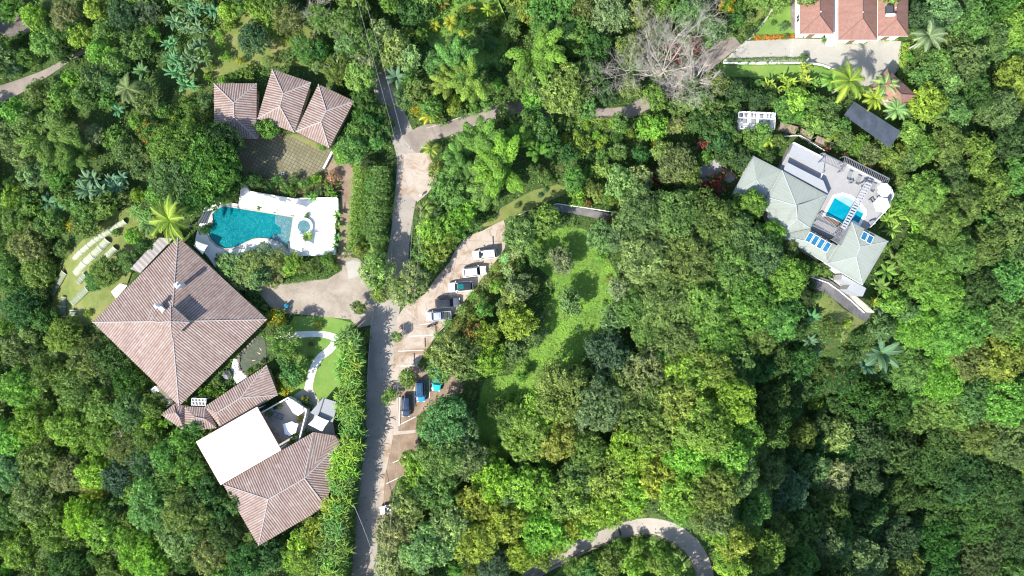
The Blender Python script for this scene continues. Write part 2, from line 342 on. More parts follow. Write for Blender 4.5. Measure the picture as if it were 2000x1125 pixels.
M['gold'] = leaf_mat('golden_leaves', (0.5, 0.36, 0.03))
M['blossom'] = leaf_mat('white_blossom', (0.62, 0.62, 0.55), lo=0.8, hi=1.3)
M['stemfol'] = plain('stem_green', (0.08, 0.10, 0.03), 0.7)
# ================================================================ THE SETTING: ground, roads, paving
gxs = np.concatenate([np.linspace(-9000, -460, 8), np.arange(-400, 2401, 20), np.linspace(2460, 11000, 8)])
gys = np.concatenate([np.linspace(-9000, -260, 8), np.arange(-200, 1821, 20), np.linspace(1900, 10000, 8)])
GX, GY = np.meshgrid(gxs, gys); GZ = hts(GX, GY)
gv = Wn(GX.ravel(), GY.ravel(), GZ.ravel()); nx, ny = len(gxs), len(gys)
ii = np.arange((ny - 1) * nx).reshape(ny - 1, nx)[:, :-1].ravel()
gf = np.stack([ii + nx, ii + nx + 1, ii + 1, ii], -1).astype(np.int32)
tag(link('ground', npmesh('ground', gv, gf, M['floor'], smooth=True)), kind='structure')

def drape(name, strip, mat, lift=0.02, kind='structure', ncross=3, excl=True):
    """strip: list of (px, py, half width in photo px); a sheet that follows the ground"""
    S = smoothline(strip, 6); V = []; F = []; L = []; Rr = []; vs = 0.0
    for i, (x, y, h) in enumerate(S):
        a = S[max(0, i - 1)]; b = S[min(len(S) - 1, i + 1)]; dx, dy = b[0] - a[0], b[1] - a[1]; l = math.hypot(dx, dy) or 1; nx_, ny_ = -dy / l, dx / l
        for k in range(ncross + 1):
            s = (k / ncross * 2 - 1) * h; V.append(GL(x + nx_ * s, y + ny_ * s, lift))
        L.append((x - nx_ * h, y - ny_ * h)); Rr.append((x + nx_ * h, y + ny_ * h))
        if i:
            for k in range(ncross): q = (i - 1) * (ncross + 1) + k; F.append((q, q + ncross + 1, q + ncross + 2, q + 1))
    if excl: EXCL.append(L + Rr[::-1])
    mb = MB(); mb.add(V, [f[::-1] for f in F]); o = mb.build(name, mat)
    tag(o, kind=kind); return o, L, Rr
from mathutils.geometry import delaunay_2d_cdt
def slab(name, poly, mat, z=0.02, kind='structure', excl=True, smooth=0, parent=None):
    """a sheet laid over the ground inside the photo polygon"""
    P = smoothline(poly, smooth, True) if smooth else poly
    P = ccw(P)
    if excl: EXCL.append(P)
    xs = [p[0] for p in P]; ys = [p[1] for p in P]; st = 18
    gx, gy = np.meshgrid(np.arange(min(xs) + 5, max(xs), st), np.arange(min(ys) + 5, max(ys), st)); gx = gx.ravel(); gy = gy.ravel()
    k = inpoly(gx, gy, P); pts = [Vector(p) for p in P] + [Vector((float(a), float(b))) for a, b in zip(gx[k], gy[k])]
    v, e, f, *_ = delaunay_2d_cdt(pts, [], [list(range(len(P)))], 1, 1e-4)
    mb = MB(); mb.add([GL(q.x, q.y, z) for q in v], [tuple(reversed(t)) for t in f]); o = mb.build(name, mat, parent)
    if not parent: tag(o, kind=kind)
    return o
def kerb(name, line, wd=0.18, ht=0.13, n=5, mat=None, lift=0.0, label=None):
    S = smoothline(line, n) if n else line; mb = MB()
    for a, b in zip(S[:-1], S[1:]):
        pa = Vector(G(a[0], a[1], lift + ht / 2)); pb = Vector(G(b[0], b[1], lift + ht / 2)); mb.beam(pa, pb, wd, ht)
    o = mb.build(name, mat or M['kerb']); tag(o, kind='structure'); return o

# main road, top to bottom
ROAD = [(722, 60, 12), (735, 120, 16), (752, 180, 20), (776, 240, 22), (797, 300, 23), (795, 360, 22), (787, 420, 20), (782, 460, 19), (775, 510, 22), (762, 570, 24), (750, 640, 25), (744, 700, 24), (739, 780, 24), (730, 860, 24), (721, 950, 24), (715, 1030, 24), (709, 1150, 25)]
o, RL, RR = drape('road', ROAD, M['road'], 0.02)
drape('side_road', [(800, 285, 22), (830, 262, 18), (875, 252, 13), (935, 228, 12), (995, 211, 11), (1040, 208, 11), (1100, 218, 11), (1205, 222, 12), (1255, 205, 13), (1310, 165, 14), (1372, 128, 16), (1410, 96, 17), (1436, 74, 17)], M['lane'], 0.028)
slab('road_apron', [(778, 300), (835, 298), (860, 345), (835, 378), (815, 395), (800, 380), (778, 380)], M['lot'], 0.034)
drape('lower_road', [(1010, 1150, 14), (1050, 1114, 14), (1100, 1087, 14), (1170, 1053, 14), (1250, 1028, 15), (1308, 1037, 17), (1351, 1068, 17), (1374, 1111, 17), (1381, 1160, 17)], M['road'], 0.03)
drape('upper_left_road', [(-60, 205, 17), (0, 184, 16), (50, 163, 12), (95, 140, 7), (140, 112, 5), (170, 98, 4)], M['lane'], 0.05)
kerb('road_kerb', [(1050, 1122), (1090, 1102), (1150, 1073), (1200, 1056), (1260, 1043), (1305, 1056), (1340, 1081), (1360, 1122)], mat=M['dirt'])
kerb('road_kerb', [p for p in (RL if RL[70][0] < RR[70][0] else RR)[56:]], 0.15, 0.12, 0)
kerb('road_kerb', [(880, 266), (936, 241), (996, 223), (1040, 220), (1100, 230), (1205, 235)], 0.15, 0.12)
kerb('road_kerb', [(833, 250), (875, 238), (935, 215), (995, 198), (1040, 196), (1080, 202)], 0.15, 0.12)
# forecourt left of the road and dirt lane up to the paved court
slab('forecourt', [(497, 556), (560, 552), (640, 545), (668, 528), (672, 500), (700, 505), (716, 520), (738, 560), (736, 632), (700, 640), (684, 624), (620, 617), (560, 612), (528, 600), (508, 575)], M['gravel'], 0.045)
drape('dirt_lane', [(640, 318, 22), (668, 330, 18), (680, 360, 13), (675, 400, 11), (674, 450, 11), (672, 500, 13), (672, 520, 14)], M['dirt'], 0.04)
slab('forecourt_apron', [(676, 512), (690, 508), (704, 512), (700, 540), (680, 545)], M['drive'], 0.056, excl=False)
slab('paved_court', [(470, 262), (540, 262), (600, 262), (650, 294), (634, 330), (600, 352), (540, 362), (480, 352), (462, 300)], M['pavers'], 0.05)
slab('court_lawn', [(575, 262), (640, 290), (634, 295), (602, 282), (565, 266)], M['drylawn'], 0.058, excl=False)
slab('soil_bed', [(500, 345), (650, 330), (668, 372), (640, 385), (560, 380), (486, 368)], M['soil'], 0.03, excl=False)
# parking lot
LOT = [(984, 430), (990, 455), (986, 484), (972, 505), (948, 535), (922, 569), (900, 596), (878, 626), (862, 645), (848, 660), (830, 690), (815, 712), (822, 722), (860, 728), (898, 745), (895, 762), (850, 776), (833, 790), (812, 815), (812, 846), (822, 880), (790, 925), (765, 955), (750, 1010), (738, 1035), (742, 960), (752, 860), (760, 780), (768, 700), (776, 620), (790, 598), (815, 584), (830, 574), (850, 545), (878, 512), (890, 486), (906, 468), (925, 457), (942, 451), (962, 440)]
slab('parking_lot', LOT, M['lot'], 0.05)
slab('dirt_bay', [(800, 715), (900, 735), (905, 765), (850, 790), (815, 812), (812, 840), (778, 842), (778, 765), (792, 740)], M['dirt'], 0.056, excl=False)
slab('dirt_verge', [(768, 850), (815, 845), (822, 885), (788, 925), (764, 960), (756, 1012), (745, 1035), (752, 930)], M['dirt'], 0.058, excl=False)
def lines(name, segs, wd=0.13, z=0.064, mat='line'):
    mb = MB()
    for x0, y0, x1, y1 in segs:
        a = Vector(W(x0, y0, z)); b = Vector(W(x1, y1, z)); d = (b - a).normalized(); q = Vector((-d.y, d.x, 0)) * wd / 2
        mb.add([a - q, b - q, b + q, a + q], [(0, 1, 2, 3)])
    o = mb.build(name, M[mat]); tag(o, kind='structure')
lines('bay_markings', [(799, 657, 849, 654), (778, 686, 827, 684), (782, 715, 809, 714), (809, 755, 809, 798), (839, 742, 839, 778), (820, 879, 767, 904), (785, 930, 754, 945), (755, 1012, 739, 1022), (864, 576, 894, 573), (812, 814, 780, 830), (820, 634, 850, 631)])
lines('slab_joints', [(880, 518, 980, 514), (905, 470, 985, 472), (918, 487, 918, 525), (784, 604, 815, 628), (955, 445, 963, 470), (886, 513, 870, 600), (905, 465, 935, 530), (830, 590, 842, 640)], 0.06, 0.068, 'lane')
kerb('lot_kerb', [(781, 775), (780, 831)], 0.22, 0.2, 0, M['white'])
# brown houses' driveway and paths
slab('driveway', [(1459, 80), (1500, 78), (1552, 75), (1610, 76), (1760, 80), (1757, 133), (1742, 150), (1712, 168), (1680, 168), (1650, 150), (1625, 132), (1563, 122), (1414, 121)], M['drive'], 0.055)
lines('drive_edge_lines', [(1459, 80, 1413, 121), (1549, 76, 1545, 112)], 0.45, 0.066, 'kerb')
kerb('drive_kerb', [(1413, 123), (1480, 124), (1563, 123), (1600, 126), (1640, 140)], 0.3, 0.3, 4, M['whitewall'])
slab('brown_verge', [(1445, 66), (1490, 10), (1515, -30), (1535, -30), (1490, 30), (1461, 78)], M['drylawn'], 0.05, excl=False)
slab('upper_lawn', [(1468, 74), (1500, 30), (1520, -20), (1560, -20), (1560, 72), (1500, 76)], M['lawn'], 0.046)
slab('strip_lawn', [(1405, 128), (1590, 127), (1640, 145), (1660, 160), (1600, 165), (1460, 150), (1390, 150)], M['lawn'], 0.04)
drape('stone_path', [(1548, -30, 4), (1548, 20, 4), (1549, 60, 4)], M['rocky'], 0.06)
drape('garden_wall', [(1462, 78, 1.5), (1500, 32, 1.5), (1530, -20, 1.5)], M['kerb'], 0.1)
# lawns
slab('hill_lawn', [(1040, 462), (1075, 452), (1105, 444), (1150, 452), (1185, 500), (1210, 560), (1190, 640), (1215, 680), (1150, 700), (1110, 720), (1060, 760), (1010, 790), (1000, 880), (960, 900), (930, 860), (935, 790), (950, 740), (1000, 730), (1010, 690), (1040, 655), (1060, 610), (1085, 560), (1060, 530), (1025, 500)], M['lawn'], 0.04, smooth=4)
slab('garden_lawn', [(575, 618), (640, 618), (695, 632), (700, 700), (690, 775), (655, 780), (600, 780), (560, 770), (555, 700), (560, 640)], M['lawn'], 0.03)
slab('slope_grass', [(960, 515), (990, 490), (1010, 500), (960, 560), (925, 600), (890, 650), (855, 700), (830, 712), (850, 665), (880, 630), (930, 562)], M['drylawn'], 0.044, excl=False)
slab('bank_lawn', [(935, 445), (980, 405), (1040, 372), (1090, 360), (1120, 372), (1060, 398), (1000, 425), (960, 440)], M['drylawn'], 0.036)
slab('terraced_lawn', [(100, 590), (115, 520), (160, 470), (215, 420), (262, 400), (300, 420), (320, 462), (262, 520), (230, 600), (200, 620), (160, 640), (110, 640)], M['drylawn'], 0.06)
slab('west_lawn', [(380, 110), (420, 60), (450, 30), (560, 20), (610, 60), (640, 90), (600, 130), (520, 128), (420, 150), (370, 190), (330, 230), (340, 180)], M['drylawn'], 0.03)
slab('valley_lawn', [(780, 0), (960, -30), (1000, 60), (980, 140), (900, 120), (840, 90)], M['lawn'], 0.1, excl=False)
slab('ramp_verge', [(1588, 562), (1620, 572), (1690, 628), (1650, 670), (1600, 640)], M['drylawn'], 0.1, excl=False)
slab('bend_lawn', [(1075, 1130), (1100, 1106), (1160, 1078), (1210, 1062), (1260, 1052), (1300, 1064), (1332, 1090), (1350, 1130)], M['lawn'], 0.035, excl=False)
slab('bare_soil', [(0, 25), (55, 22), (60, 62), (20, 72), (-20, 60)], M['rocky'], 0.03, excl=True)
# garden path and ponds by the square roofed house
drape('garden_path', [(530, 657, 6), (593, 653, 6), (630, 653, 6), (655, 662, 7), (645, 682, 7), (625, 698, 7), (612, 720, 7), (605, 745, 7), (602, 765, 9)], M['whitestone'], 0.05, excl=False)
slab('path_fork', [(592, 760), (611, 760), (620, 778), (634, 790), (616, 802), (600, 790), (580, 782), (568, 790), (562, 780)], M['cream'], 0.062, excl=False)
slab('pond_terrace', [(456, 700), (467, 704), (485, 738), (462, 750), (450, 726)], M['whitestone'], 0.05)
pond = slab('pond', [(498, 660), (516, 662), (520, 700), (512, 715), (481, 734), (470, 716), (466, 700), (472, 688)], M['pond'], 0.055, smooth=4)
# ================================================================ FOLIAGE
def leafmesh(name, P, Nn, size, asp, rng, mats=None, mi=None, T=None, vv=None):
    P = np.asarray(P, float); Nn = unit(np.asarray(Nn, float)); n = len(P)
    if T is None: T = rng.normal(size=(n, 3))
    T = unit(T - Nn * (T * Nn).sum(1, keepdims=True)); B = np.cross(Nn, T)
    s = (np.asarray(size) * (0.7 + 0.6 * rng.random(n)))[:, None]
    V = np.stack([P + T * s, P + B * s * asp - T * s * .1, P - T * s, P - B * s * asp - T * s * .1], 1)
    V[:, 0, 2] -= s[:, 0] * .15; V[:, 2, 2] -= s[:, 0] * .15
    F = np.arange(n * 4, dtype=np.int32).reshape(n, 4)
    v = np.clip(rng.normal(.5, .22, n), 0, 1) if vv is None else vv
    return npmesh(name, V.reshape(-1, 3), F, mats or [M['leaf']], mi, attrs={'v': ('FACE', 'FLOAT', v)})
def blobs(rng, Rr, Hc, Rz, nb, br, low=-.15):
    C = []
    while len(C) < nb:
        z = rng.uniform(low, 1); t = rng.uniform(0, 2 * math.pi); q = math.sqrt(max(0, 1 - z * z)); k = rng.uniform(.6, .86)
        c = np.array([q * math.cos(t) * Rr * k, q * math.sin(t) * Rr * k, Hc + z * Rz * k])
        r = br * Rr * rng.uniform(.7, 1.25)
        if all(np.linalg.norm(c - d[0]) > .55 * (r + d[1]) for d in C) or rng.random() < .08: C.append((c, r))
    return C
def crown(name, Rr, H, nb, br, squash, n, ls, seed, asp=.5, extra=None, extra_frac=0, rz=None, tuft=8, scat=False):
    rng = np.random.default_rng(seed); Rz = rz or min(Rr * .8, H * .45); Hc = H - Rz
    C = blobs(rng, Rr, Hc, Rz, nb, br) + [(np.array([0, 0, Hc]), Rr * .55)]
    A = np.array([c[1] ** 2 for c in C]); cnt = (n * A / A.sum()).astype(int); PP = []; NN = []; VV = []
    TF = tuft
    for (c, r), k in zip(C, cnt):
        kt = max(6, k // TF); d = unit(rng.normal(size=(kt * 3, 3)) + [0, 0, .25]); d = d[d[:, 2] > -.4][:kt]; kt = len(d)
        rad = r * (1 + .10 * rng.normal(size=kt)) * rng.random(kt) ** .10
        lob = 1 + .3 * (vnoise(d[:, 0] * 3 + 9 + c[0], d[:, 1] * 3 + 9 + c[1], seed) - .5)
        tc = c + d * (rad * lob)[:, None] * np.array([1, 1, squash]); tn = unit(d + rng.normal(size=d.shape) * .34 + [0, 0, .2]); tv = np.clip(rng.normal(.5, .2, kt) + rng.normal(0, .1), 0, 1)
        o = rng.normal(size=(kt, TF, 3)) * ls * .95; o -= tn[:, None, :] * (o * tn[:, None, :]).sum(-1, keepdims=True) * .6
        p = (tc[:, None, :] + o).reshape(-1, 3); nn = (tn[:, None, :] + rng.normal(size=(kt, TF, 3)) * .36).reshape(-1, 3)
        PP.append(p); NN.append(nn); VV.append(np.clip(np.repeat(tv, TF) + rng.normal(0, .08, kt * TF), 0, 1))
    P = np.concatenate(PP); Nn = np.concatenate(NN); v = np.concatenate(VV)
    mats = [M['leaf']]; mi = None
    if extra:
        mats.append(M[extra]); out = np.linalg.norm((P - [0, 0, Hc]) / [Rr, Rr, Rz], axis=1) > .55; k = (vnoise(P[:, 0] * 2.6 + 20, P[:, 1] * 2.6 + 20, seed + 5) > (1 - extra_frac)) if not scat else (np.repeat(rng.random(len(P) // 4 + 1), 4)[:len(P)] < extra_frac); mi = (out & k & (rng.random(len(P)) < .8)).astype(int)
    return leafmesh(name, P, Nn, ls, asp, rng, mats, mi, vv=v)
def trunk(name, Rr, H, seed, mat='bark', limbs=6):
    rng = random.Random(seed); mb = MB(); r0 = .05 * Rr + .06; top = H * .5; q = [(0, 0, -1.2), (rng.uniform(-.1, .1), rng.uniform(-.1, .1), top * .5), (rng.uniform(-.3, .3), rng.uniform(-.3, .3), top)]
    mb.tube(q, [r0 * 1.25, r0, r0 * .8], 8)
    for i in range(limbs):
        t = 2 * math.pi * (i + rng.random()) / limbs; L = Rr * rng.uniform(.5, .75); z = H * rng.uniform(.62, .8)
        e = (math.cos(t) * L, math.sin(t) * L, z); m_ = (e[0] * .45, e[1] * .45, (top + z) / 2 + .1); mb.tube([q[2], m_, e], [r0 * .6, r0 * .42, r0 * .15], 6)
        for k in (-1, 1): f = (e[0] * 1.12 + k * L * .25 * -math.sin(t), e[1] * 1.12 + k * L * .25 * math.cos(t), z + Rr * .12); mb.tube([m_, f], [r0 * .3, r0 * .08], 5)
    me = npmesh(name, mb.V, mb.F, M[mat]); return me
def bamboo(seed, Rr=5.0, H=8.5, np_=14):
    rng = np.random.default_rng(seed); PP = []; NN = []; TT = []; VVb = []; mb = MB()
    for k in range(np_):
        t = 2 * math.pi * (k + rng.random() * .7) / np_ * (1 if k < np_ * .65 else 1.7); L = Rr * (rng.uniform(.7, 1.0) if k < np_ * .65 else rng.uniform(.15, .5)); hh = H * rng.uniform(.75, 1.0)
        s = np.linspace(.3, 1, 14); d = np.array([math.cos(t), math.sin(t)])
        cx = s ** 1.5 * L; cz = hh * np.sin(s * 1.75) ; cz = cz / cz.max() * hh
        pts = [(d[0] * a, d[1] * a, b) for a, b in zip(cx, cz)]; mb.tube([(d[0] * .3, d[1] * .3, -1)] + pts[::3], [.05] * (1 + len(pts[::3])), 5)
        prof = np.sin(np.clip((s - .22) / .82, 0, 1) * math.pi) ** .6 * Rr * .185 + .1
        m = 900; pc = rng.normal(0, .12); i = rng.integers(0, 13, m); f = rng.random(m); c = np.stack([d[0] * (cx[i] * (1 - f) + cx[i + 1] * f), d[1] * (cx[i] * (1 - f) + cx[i + 1] * f), cz[i] * (1 - f) + cz[i + 1] * f], -1)
        pr = prof[i] * (1 - f) + prof[i + 1] * f; u = unit(rng.normal(size=(m, 3))); u[:, 2] = np.abs(u[:, 2]) * 1.1 - .15
        p = c + u * (pr * rng.random(m) ** .2)[:, None]; PP.append(p); NN.append(u + rng.normal(size=u.shape) * .4 + [0, 0, .4])
        tt = np.zeros((m, 3)); tt[:, :2] = d; tt[:, 2] = -.5; TT.append(tt + rng.normal(size=tt.shape) * .45); VVb.append(np.clip(rng.normal(.55 + pc, .12, m), 0, 1))
    P = np.concatenate(PP); return leafmesh('foliage', P, np.concatenate(NN), .20, .36, rng, T=np.concatenate(TT), vv=np.concatenate(VVb)), npmesh('stems', mb.V, mb.F, M['stemfol'])
def palm(seed, L=3.6, nf=15, H=6.5, wide=.34, droop=.75):
    rng = np.random.default_rng(seed); V = []; F = []; vv = []
    def quad(a, b, c, d, v): i = len(V); V.extend([a, b, c, d]); F.append((i, i + 1, i + 2, i + 3)); vv.append(v)
    for k in range(nf):
        t = 2.399 * k + rng.random() * .4; el = rng.uniform(.15, 1.15) if k > nf * .25 else rng.uniform(-.2, .3); Lk = L * rng.uniform(.8, 1.05)
        d = np.array([math.cos(t), math.sin(t), 0]); n = 22; P = [np.array([0, 0, H])]; a = el; col = np.clip(rng.normal(.5, .2), 0, 1)
        if el < .1: col = min(1, col + .35)
        for i in range(n): P.append(P[-1] + Lk / n * (d * math.cos(a) + np.array([0, 0, math.sin(a)]))); a -= droop * 1.9 / n * (.5 + i / n)
        side = np.array([-d[1], d[0], 0])
        for i in range(1, n + 1):
            s = i / n; ln = L * wide * .62 * math.sin(min(1, .18 + s) * math.pi * .93) ** .7 + .1; ax = P[i] - P[i - 1]; ax /= np.linalg.norm(ax)
            for sg in (-1, 1):
                for h in (0, .5):
                    b0 = P[i - 1] + (P[i] - P[i - 1]) * h; tip = b0 + (side * sg * .75 + ax * .8) * ln * rng.uniform(.85, 1.1) - np.array([0, 0, ln * rng.uniform(.15, .5)]); wv = ax * .036 * L / 3
                    quad(b0 - wv, b0 + wv, tip + wv * .25, tip - wv * .25, col * .7 + .3 * rng.random())
            wv = side * .05; quad(P[i - 1] - wv + [0, 0, .02], P[i - 1] + wv + [0, 0, .02], P[i] + wv * .8 + [0, 0, .02], P[i] - wv * .8 + [0, 0, .02], min(1, col + .3))
    me = npmesh('fronds', np.array(V), np.array(F, np.int32), [M['leaf']], attrs={'v': ('FACE', 'FLOAT', np.array(vv))})
    mb = MB(); mb.tube([(0.2, 0, -1.5), (.25, .1, H * .4), (0, 0, H)], [.2, .15, .12], 8); return me, npmesh('trunk', mb.V, mb.F, M['palebark'])
def banana(seed, L=2.6, nl=11, H=2.2, nstem=1, wd=.30, spread=.8, up=(.45, 1.25)):
    rng = np.random.default_rng(seed); V = []; F = []; vv = []; mb = MB()
    for st in range(nstem):
        o = np.array([rng.normal() * spread, rng.normal() * spread, 0]) if nstem > 1 else np.zeros(3); h0 = H * rng.uniform(.75, 1.1); mb.tube([(o[0], o[1], -1), (o[0], o[1], h0)], [.14, .08], 7)
        for k in range(nl):
            t = 2.399 * k + rng.random(); a = rng.uniform(*up); Lk = L * rng.uniform(.7, 1.05); d = np.array([math.cos(t), math.sin(t), 0]); side = np.array([-d[1], d[0], 0]); n = 9
            P = [o + [0, 0, h0]]; col = np.clip(rng.normal(.5, .22), 0, 1)
            for i in range(n): P.append(P[-1] + Lk / n * (d * math.cos(a) + np.array([0, 0, math.sin(a)]))); a -= 1.5 / n * (.4 + i / n)
            for i in range(1, n):
                def hw(s): return L * wd * .5 * (math.sin(min(1, s * 1.02) * math.pi) ** .55 if s > .12 else .12)
                w0, w1 = hw((i - .2) / n) if i > 1 else .05, hw(min((i + .8) / n, .97))
                for sg in (-1, 1):
                    j = rng.uniform(.9, 1.08); b = len(V)
                    V.extend([P[i], P[i + 1], P[i + 1] + side * sg * w1 * j - np.array([0, 0, w1 * .35]), P[i] + side * sg * w0 * j - np.array([0, 0, w0 * .35])]); F.append((b, b + 1, b + 2, b + 3) if sg > 0 else (b + 3, b + 2, b + 1, b)); vv.append(np.clip(col + rng.normal(0, .06), 0, 1))
                s2 = side * .035; b = len(V); V.extend([P[i] - s2 + [0, 0, .03], P[i] + s2 + [0, 0, .03], P[i + 1] + s2 + [0, 0, .03], P[i + 1] - s2 + [0, 0, .03]]); F.append((b, b + 1, b + 2, b + 3)); vv.append(1.0)
    return npmesh('leaves', np.array(V), np.array(F, np.int32), [M['leaf']], attrs={'v': ('FACE', 'FLOAT', np.array(vv))}), npmesh('stem', mb.V, mb.F, M['stemfol'])
def spiky(seed, n=150, L=.9, H=.3, asp=.09, up=.9):
    rng = np.random.default_rng(seed); d = unit(rng.normal(size=(n, 3)) * [1, 1, .6] + [0, 0, up]); P = d * L * .5 + [0, 0, H]
    return leafmesh('shrub', P, rng.normal(size=(n, 3)) + [0, 0, .8], L * .55, asp, rng, T=d)
def grove(seed):  # plumeria like: rosettes of long leaves on a round frame
    rng = np.random.default_rng(seed); PP = []; NN = []; TT = []
    for c, r in blobs(rng, 3.0, 3.4, 2.0, 34, .2):
        m = 34; t = rng.random(m) * 6.283; d = np.stack([np.cos(t), np.sin(t), rng.uniform(-.1, .8, m)], -1); d = unit(d); PP.append(c + d * .42); TT.append(d); NN.append(rng.normal(size=(m, 3)) * .3 + [0, 0, 1])
    return leafmesh('crown', np.concatenate(PP), np.concatenate(NN), .38, .26, rng, T=np.concatenate(TT))
# ---- prototypes: kind -> list of (R0, crown height centre, meshes)
PROTO = {}
def reg(kind, R0, H, meshes): PROTO.setdefault(kind, []).append((R0, H, meshes))
for s in range(4):
    reg('t2', 2.3, 4.9, [('trunk', trunk('trunk', 2.3, 4.9, s)), ('crown', crown('crown', 2.3, 4.9, 16, .34, .85, 2700, .175, 10 + s))])
    reg('t4', 4.0, 7.4, [('trunk', trunk('trunk', 4.0, 7.4, 20 + s)), ('crown', crown('crown', 4.0, 7.4, 24, .30, .8, 6300, .20, 30 + s))])
    reg('t6', 6.2, 10.0, [('trunk', trunk('trunk', 6.2, 10, 40 + s)), ('crown', crown('crown', 6.2, 10.0, 38, .25, .75, 13500, .22, 50 + s))])
    reg('rain', 6.2, 10.5, [('trunk', trunk('trunk', 6.2, 10.5, 60 + s, limbs=8)), ('crown', crown('crown', 6.2, 10.5, 44, .235, .55, 16000, .20, 70 + s, asp=.55, rz=3.4))])
    reg('airy', 4.6, 7.8, [('trunk', trunk('trunk', 4.6, 7.8, 80 + s, 'palebark')), ('crown', crown('crown', 4.6, 7.8, 46, .17, .75, 6200, .18, 90 + s, asp=.45))])
    reg('shrub', 1.5, 1.9, [('', crown('shrub', 1.5, 1.9, 10, .38, .8, 1250, .13, 110 + s))])
    reg('ball', 1.6, 2.1, [('', crown('shrub', 1.6, 2.1, 26, .3, .9, 2400, .09, 130 + s, asp=.6))])
for s in range(3):
    b, st = bamboo(150 + s); reg('bamboo', 5.0, 8.5, [('stems', st), ('foliage', b)])
    f, tr = palm(160 + s); reg('palm', 3.4, 6.5, [('trunk', tr), ('fronds', f)])
    f, tr = palm(170 + s, 2.3, 12, 2.4, .34, .9); reg('palmlet', 2.2, 2.6, [('trunk', tr), ('fronds', f)])
    lf, st = banana(180 + s, 2.7, 12, 2.0, 1, .27); reg('banana', 2.4, 2.6, [('stem', st), ('leaves', lf)])
    lf, st = banana(190 + s, 2.2, 9, 2.6, 6, .22, 1.5, (.5, 1.35)); reg('banclump', 3.6, 3.4, [('stem', st), ('leaves', lf)])
    lf, st = banana(200 + s, 2.0, 11, 6.6, 11, .10, .9, (.2, 1.1)); reg('cane', 2.4, 7.4, [('stem', st), ('leaves', lf)])
    reg('grove', 3.1, 4.6, [('trunk', trunk('trunk', 3, 4.2, 210 + s)), ('crown', grove(210 + s))])
    reg('bougain', 2.0, 2.6, [('', crown('shrub', 2.0, 2.6, 16, .34, .8, 2400, .13, 220 + s, extra='crimson', extra_frac=.45))])
    reg('goldbush', 1.6, 2.2, [('', crown('shrub', 1.6, 2.2, 12, .36, .8, 1500, .14, 230 + s, extra='gold', extra_frac=.5))])
    reg('orangetree', 3.2, 6.0, [('trunk', trunk('trunk', 3.2, 6, 240 + s)), ('crown', crown('crown', 3.2, 6.0, 20, .3, .8, 4200, .16, 240 + s, extra='orange', extra_frac=.3))])
    reg('spiky', 1.0, .8, [('', spiky(250 + s))])
    reg('whitebush', 1.6, 2.0, [('', crown('shrub', 1.6, 2.0, 12, .36, .8, 1500, .12, 260 + s, extra='blossom', extra_frac=.4))])
    reg('redball', 3.0, 4.6, [('', crown('shrub', 3.0, 4.6, 40, .26, .9, 5200, .12, 270 + s, extra='orange', extra_frac=.035, scat=True))])
TINT = {'dark': (0.0566, 0.1183, 0.0372), 'mid': (0.1112, 0.1959, 0.0557), 'bright': (0.1597, 0.2638, 0.0557), 'lime': (0.2112, 0.3152, 0.0568), 'grey': (0.1566, 0.225, 0.0877), 'olive': (0.1339, 0.2056, 0.0578), 'blue': (0.072, 0.132, 0.068), 'teal': (0.095, 0.2, 0.095), 'gold': (0.27, 0.285, 0.045), 'pale': (0.2241, 0.3023, 0.1225), 'fresh': (0.1215, 0.225, 0.0619), 'brown': (0.1905, 0.1483, 0.0588), 'ygreen': (0.2266, 0.2813, 0.0516)}  # dark also carries painted shade on the valley plants
TWORD = {'dark': 'dark green', 'mid': 'mid green', 'bright': 'bright green', 'lime': 'lime green', 'grey': 'grey green', 'olive': 'olive green', 'blue': 'bluish dark green', 'teal': 'blue green', 'gold': 'golden yellow', 'pale': 'pale green', 'fresh': 'fresh green', 'brown': 'reddish brown', 'ygreen': 'yellowish green'}
KIND = {  # name, category, label noun, group
 't2': ('round_tree', 'tree', 'round tree', 'small round trees'), 't4': ('bushy_tree', 'tree', 'bushy tree', 'bushy broadleaf trees'), 't6': ('spreading_tree', 'tree', 'spreading tree', 'spreading broadleaf trees'),
 'rain': ('rain_tree', 'tree', 'layered tree', 'wide layered shade trees'), 'airy': ('open_crowned_tree', 'tree', 'open crowned tree', 'open crowned trees'),
 'shrub': ('shrub', 'shrub', 'shrub', 'shrubs between the trees'), 'ball': ('clipped_shrub', 'shrub', 'dome shaped shrub', 'dome shaped shrubs'), 'bamboo': ('bamboo_clump', 'bamboo', 'feathery bamboo clump', 'feathery bamboo clumps'),
 'palm': ('coconut_palm', 'palm', 'coconut palm', 'coconut palms'), 'palmlet': ('palm_plant', 'palm', 'small palm', 'small palms'), 'banana': ('banana_plant', 'banana plant', 'broad leaved banana plant', 'banana plants'),
 'banclump': ('banana_clump', 'banana plant', 'dense banana clump', 'banana plants'), 'cane': ('cane_plant', 'plant', 'arching cane plant', 'arching cane plants'), 'grove': ('plumeria_tree', 'tree', 'rosette leaved tree', 'rosette leaved trees'),
 'bougain': ('flowering_shrub', 'shrub', 'crimson flowering shrub', 'crimson flowering shrubs'), 'goldbush': ('croton_shrub', 'shrub', 'golden leaved shrub', 'golden leaved shrubs'), 'orangetree': ('flowering_tree', 'tree', 'orange flowering tree', 'orange flowering trees'),
 'spiky': ('agave', 'plant', 'spiky leaved plant', 'spiky leaved plants'), 'whitebush': ('flowering_shrub', 'shrub', 'white flowering shrub', 'white flowering shrubs'), 'redball': ('flowering_shrub', 'shrub', 'round shrub dotted orange', 'orange dotted shrubs')}
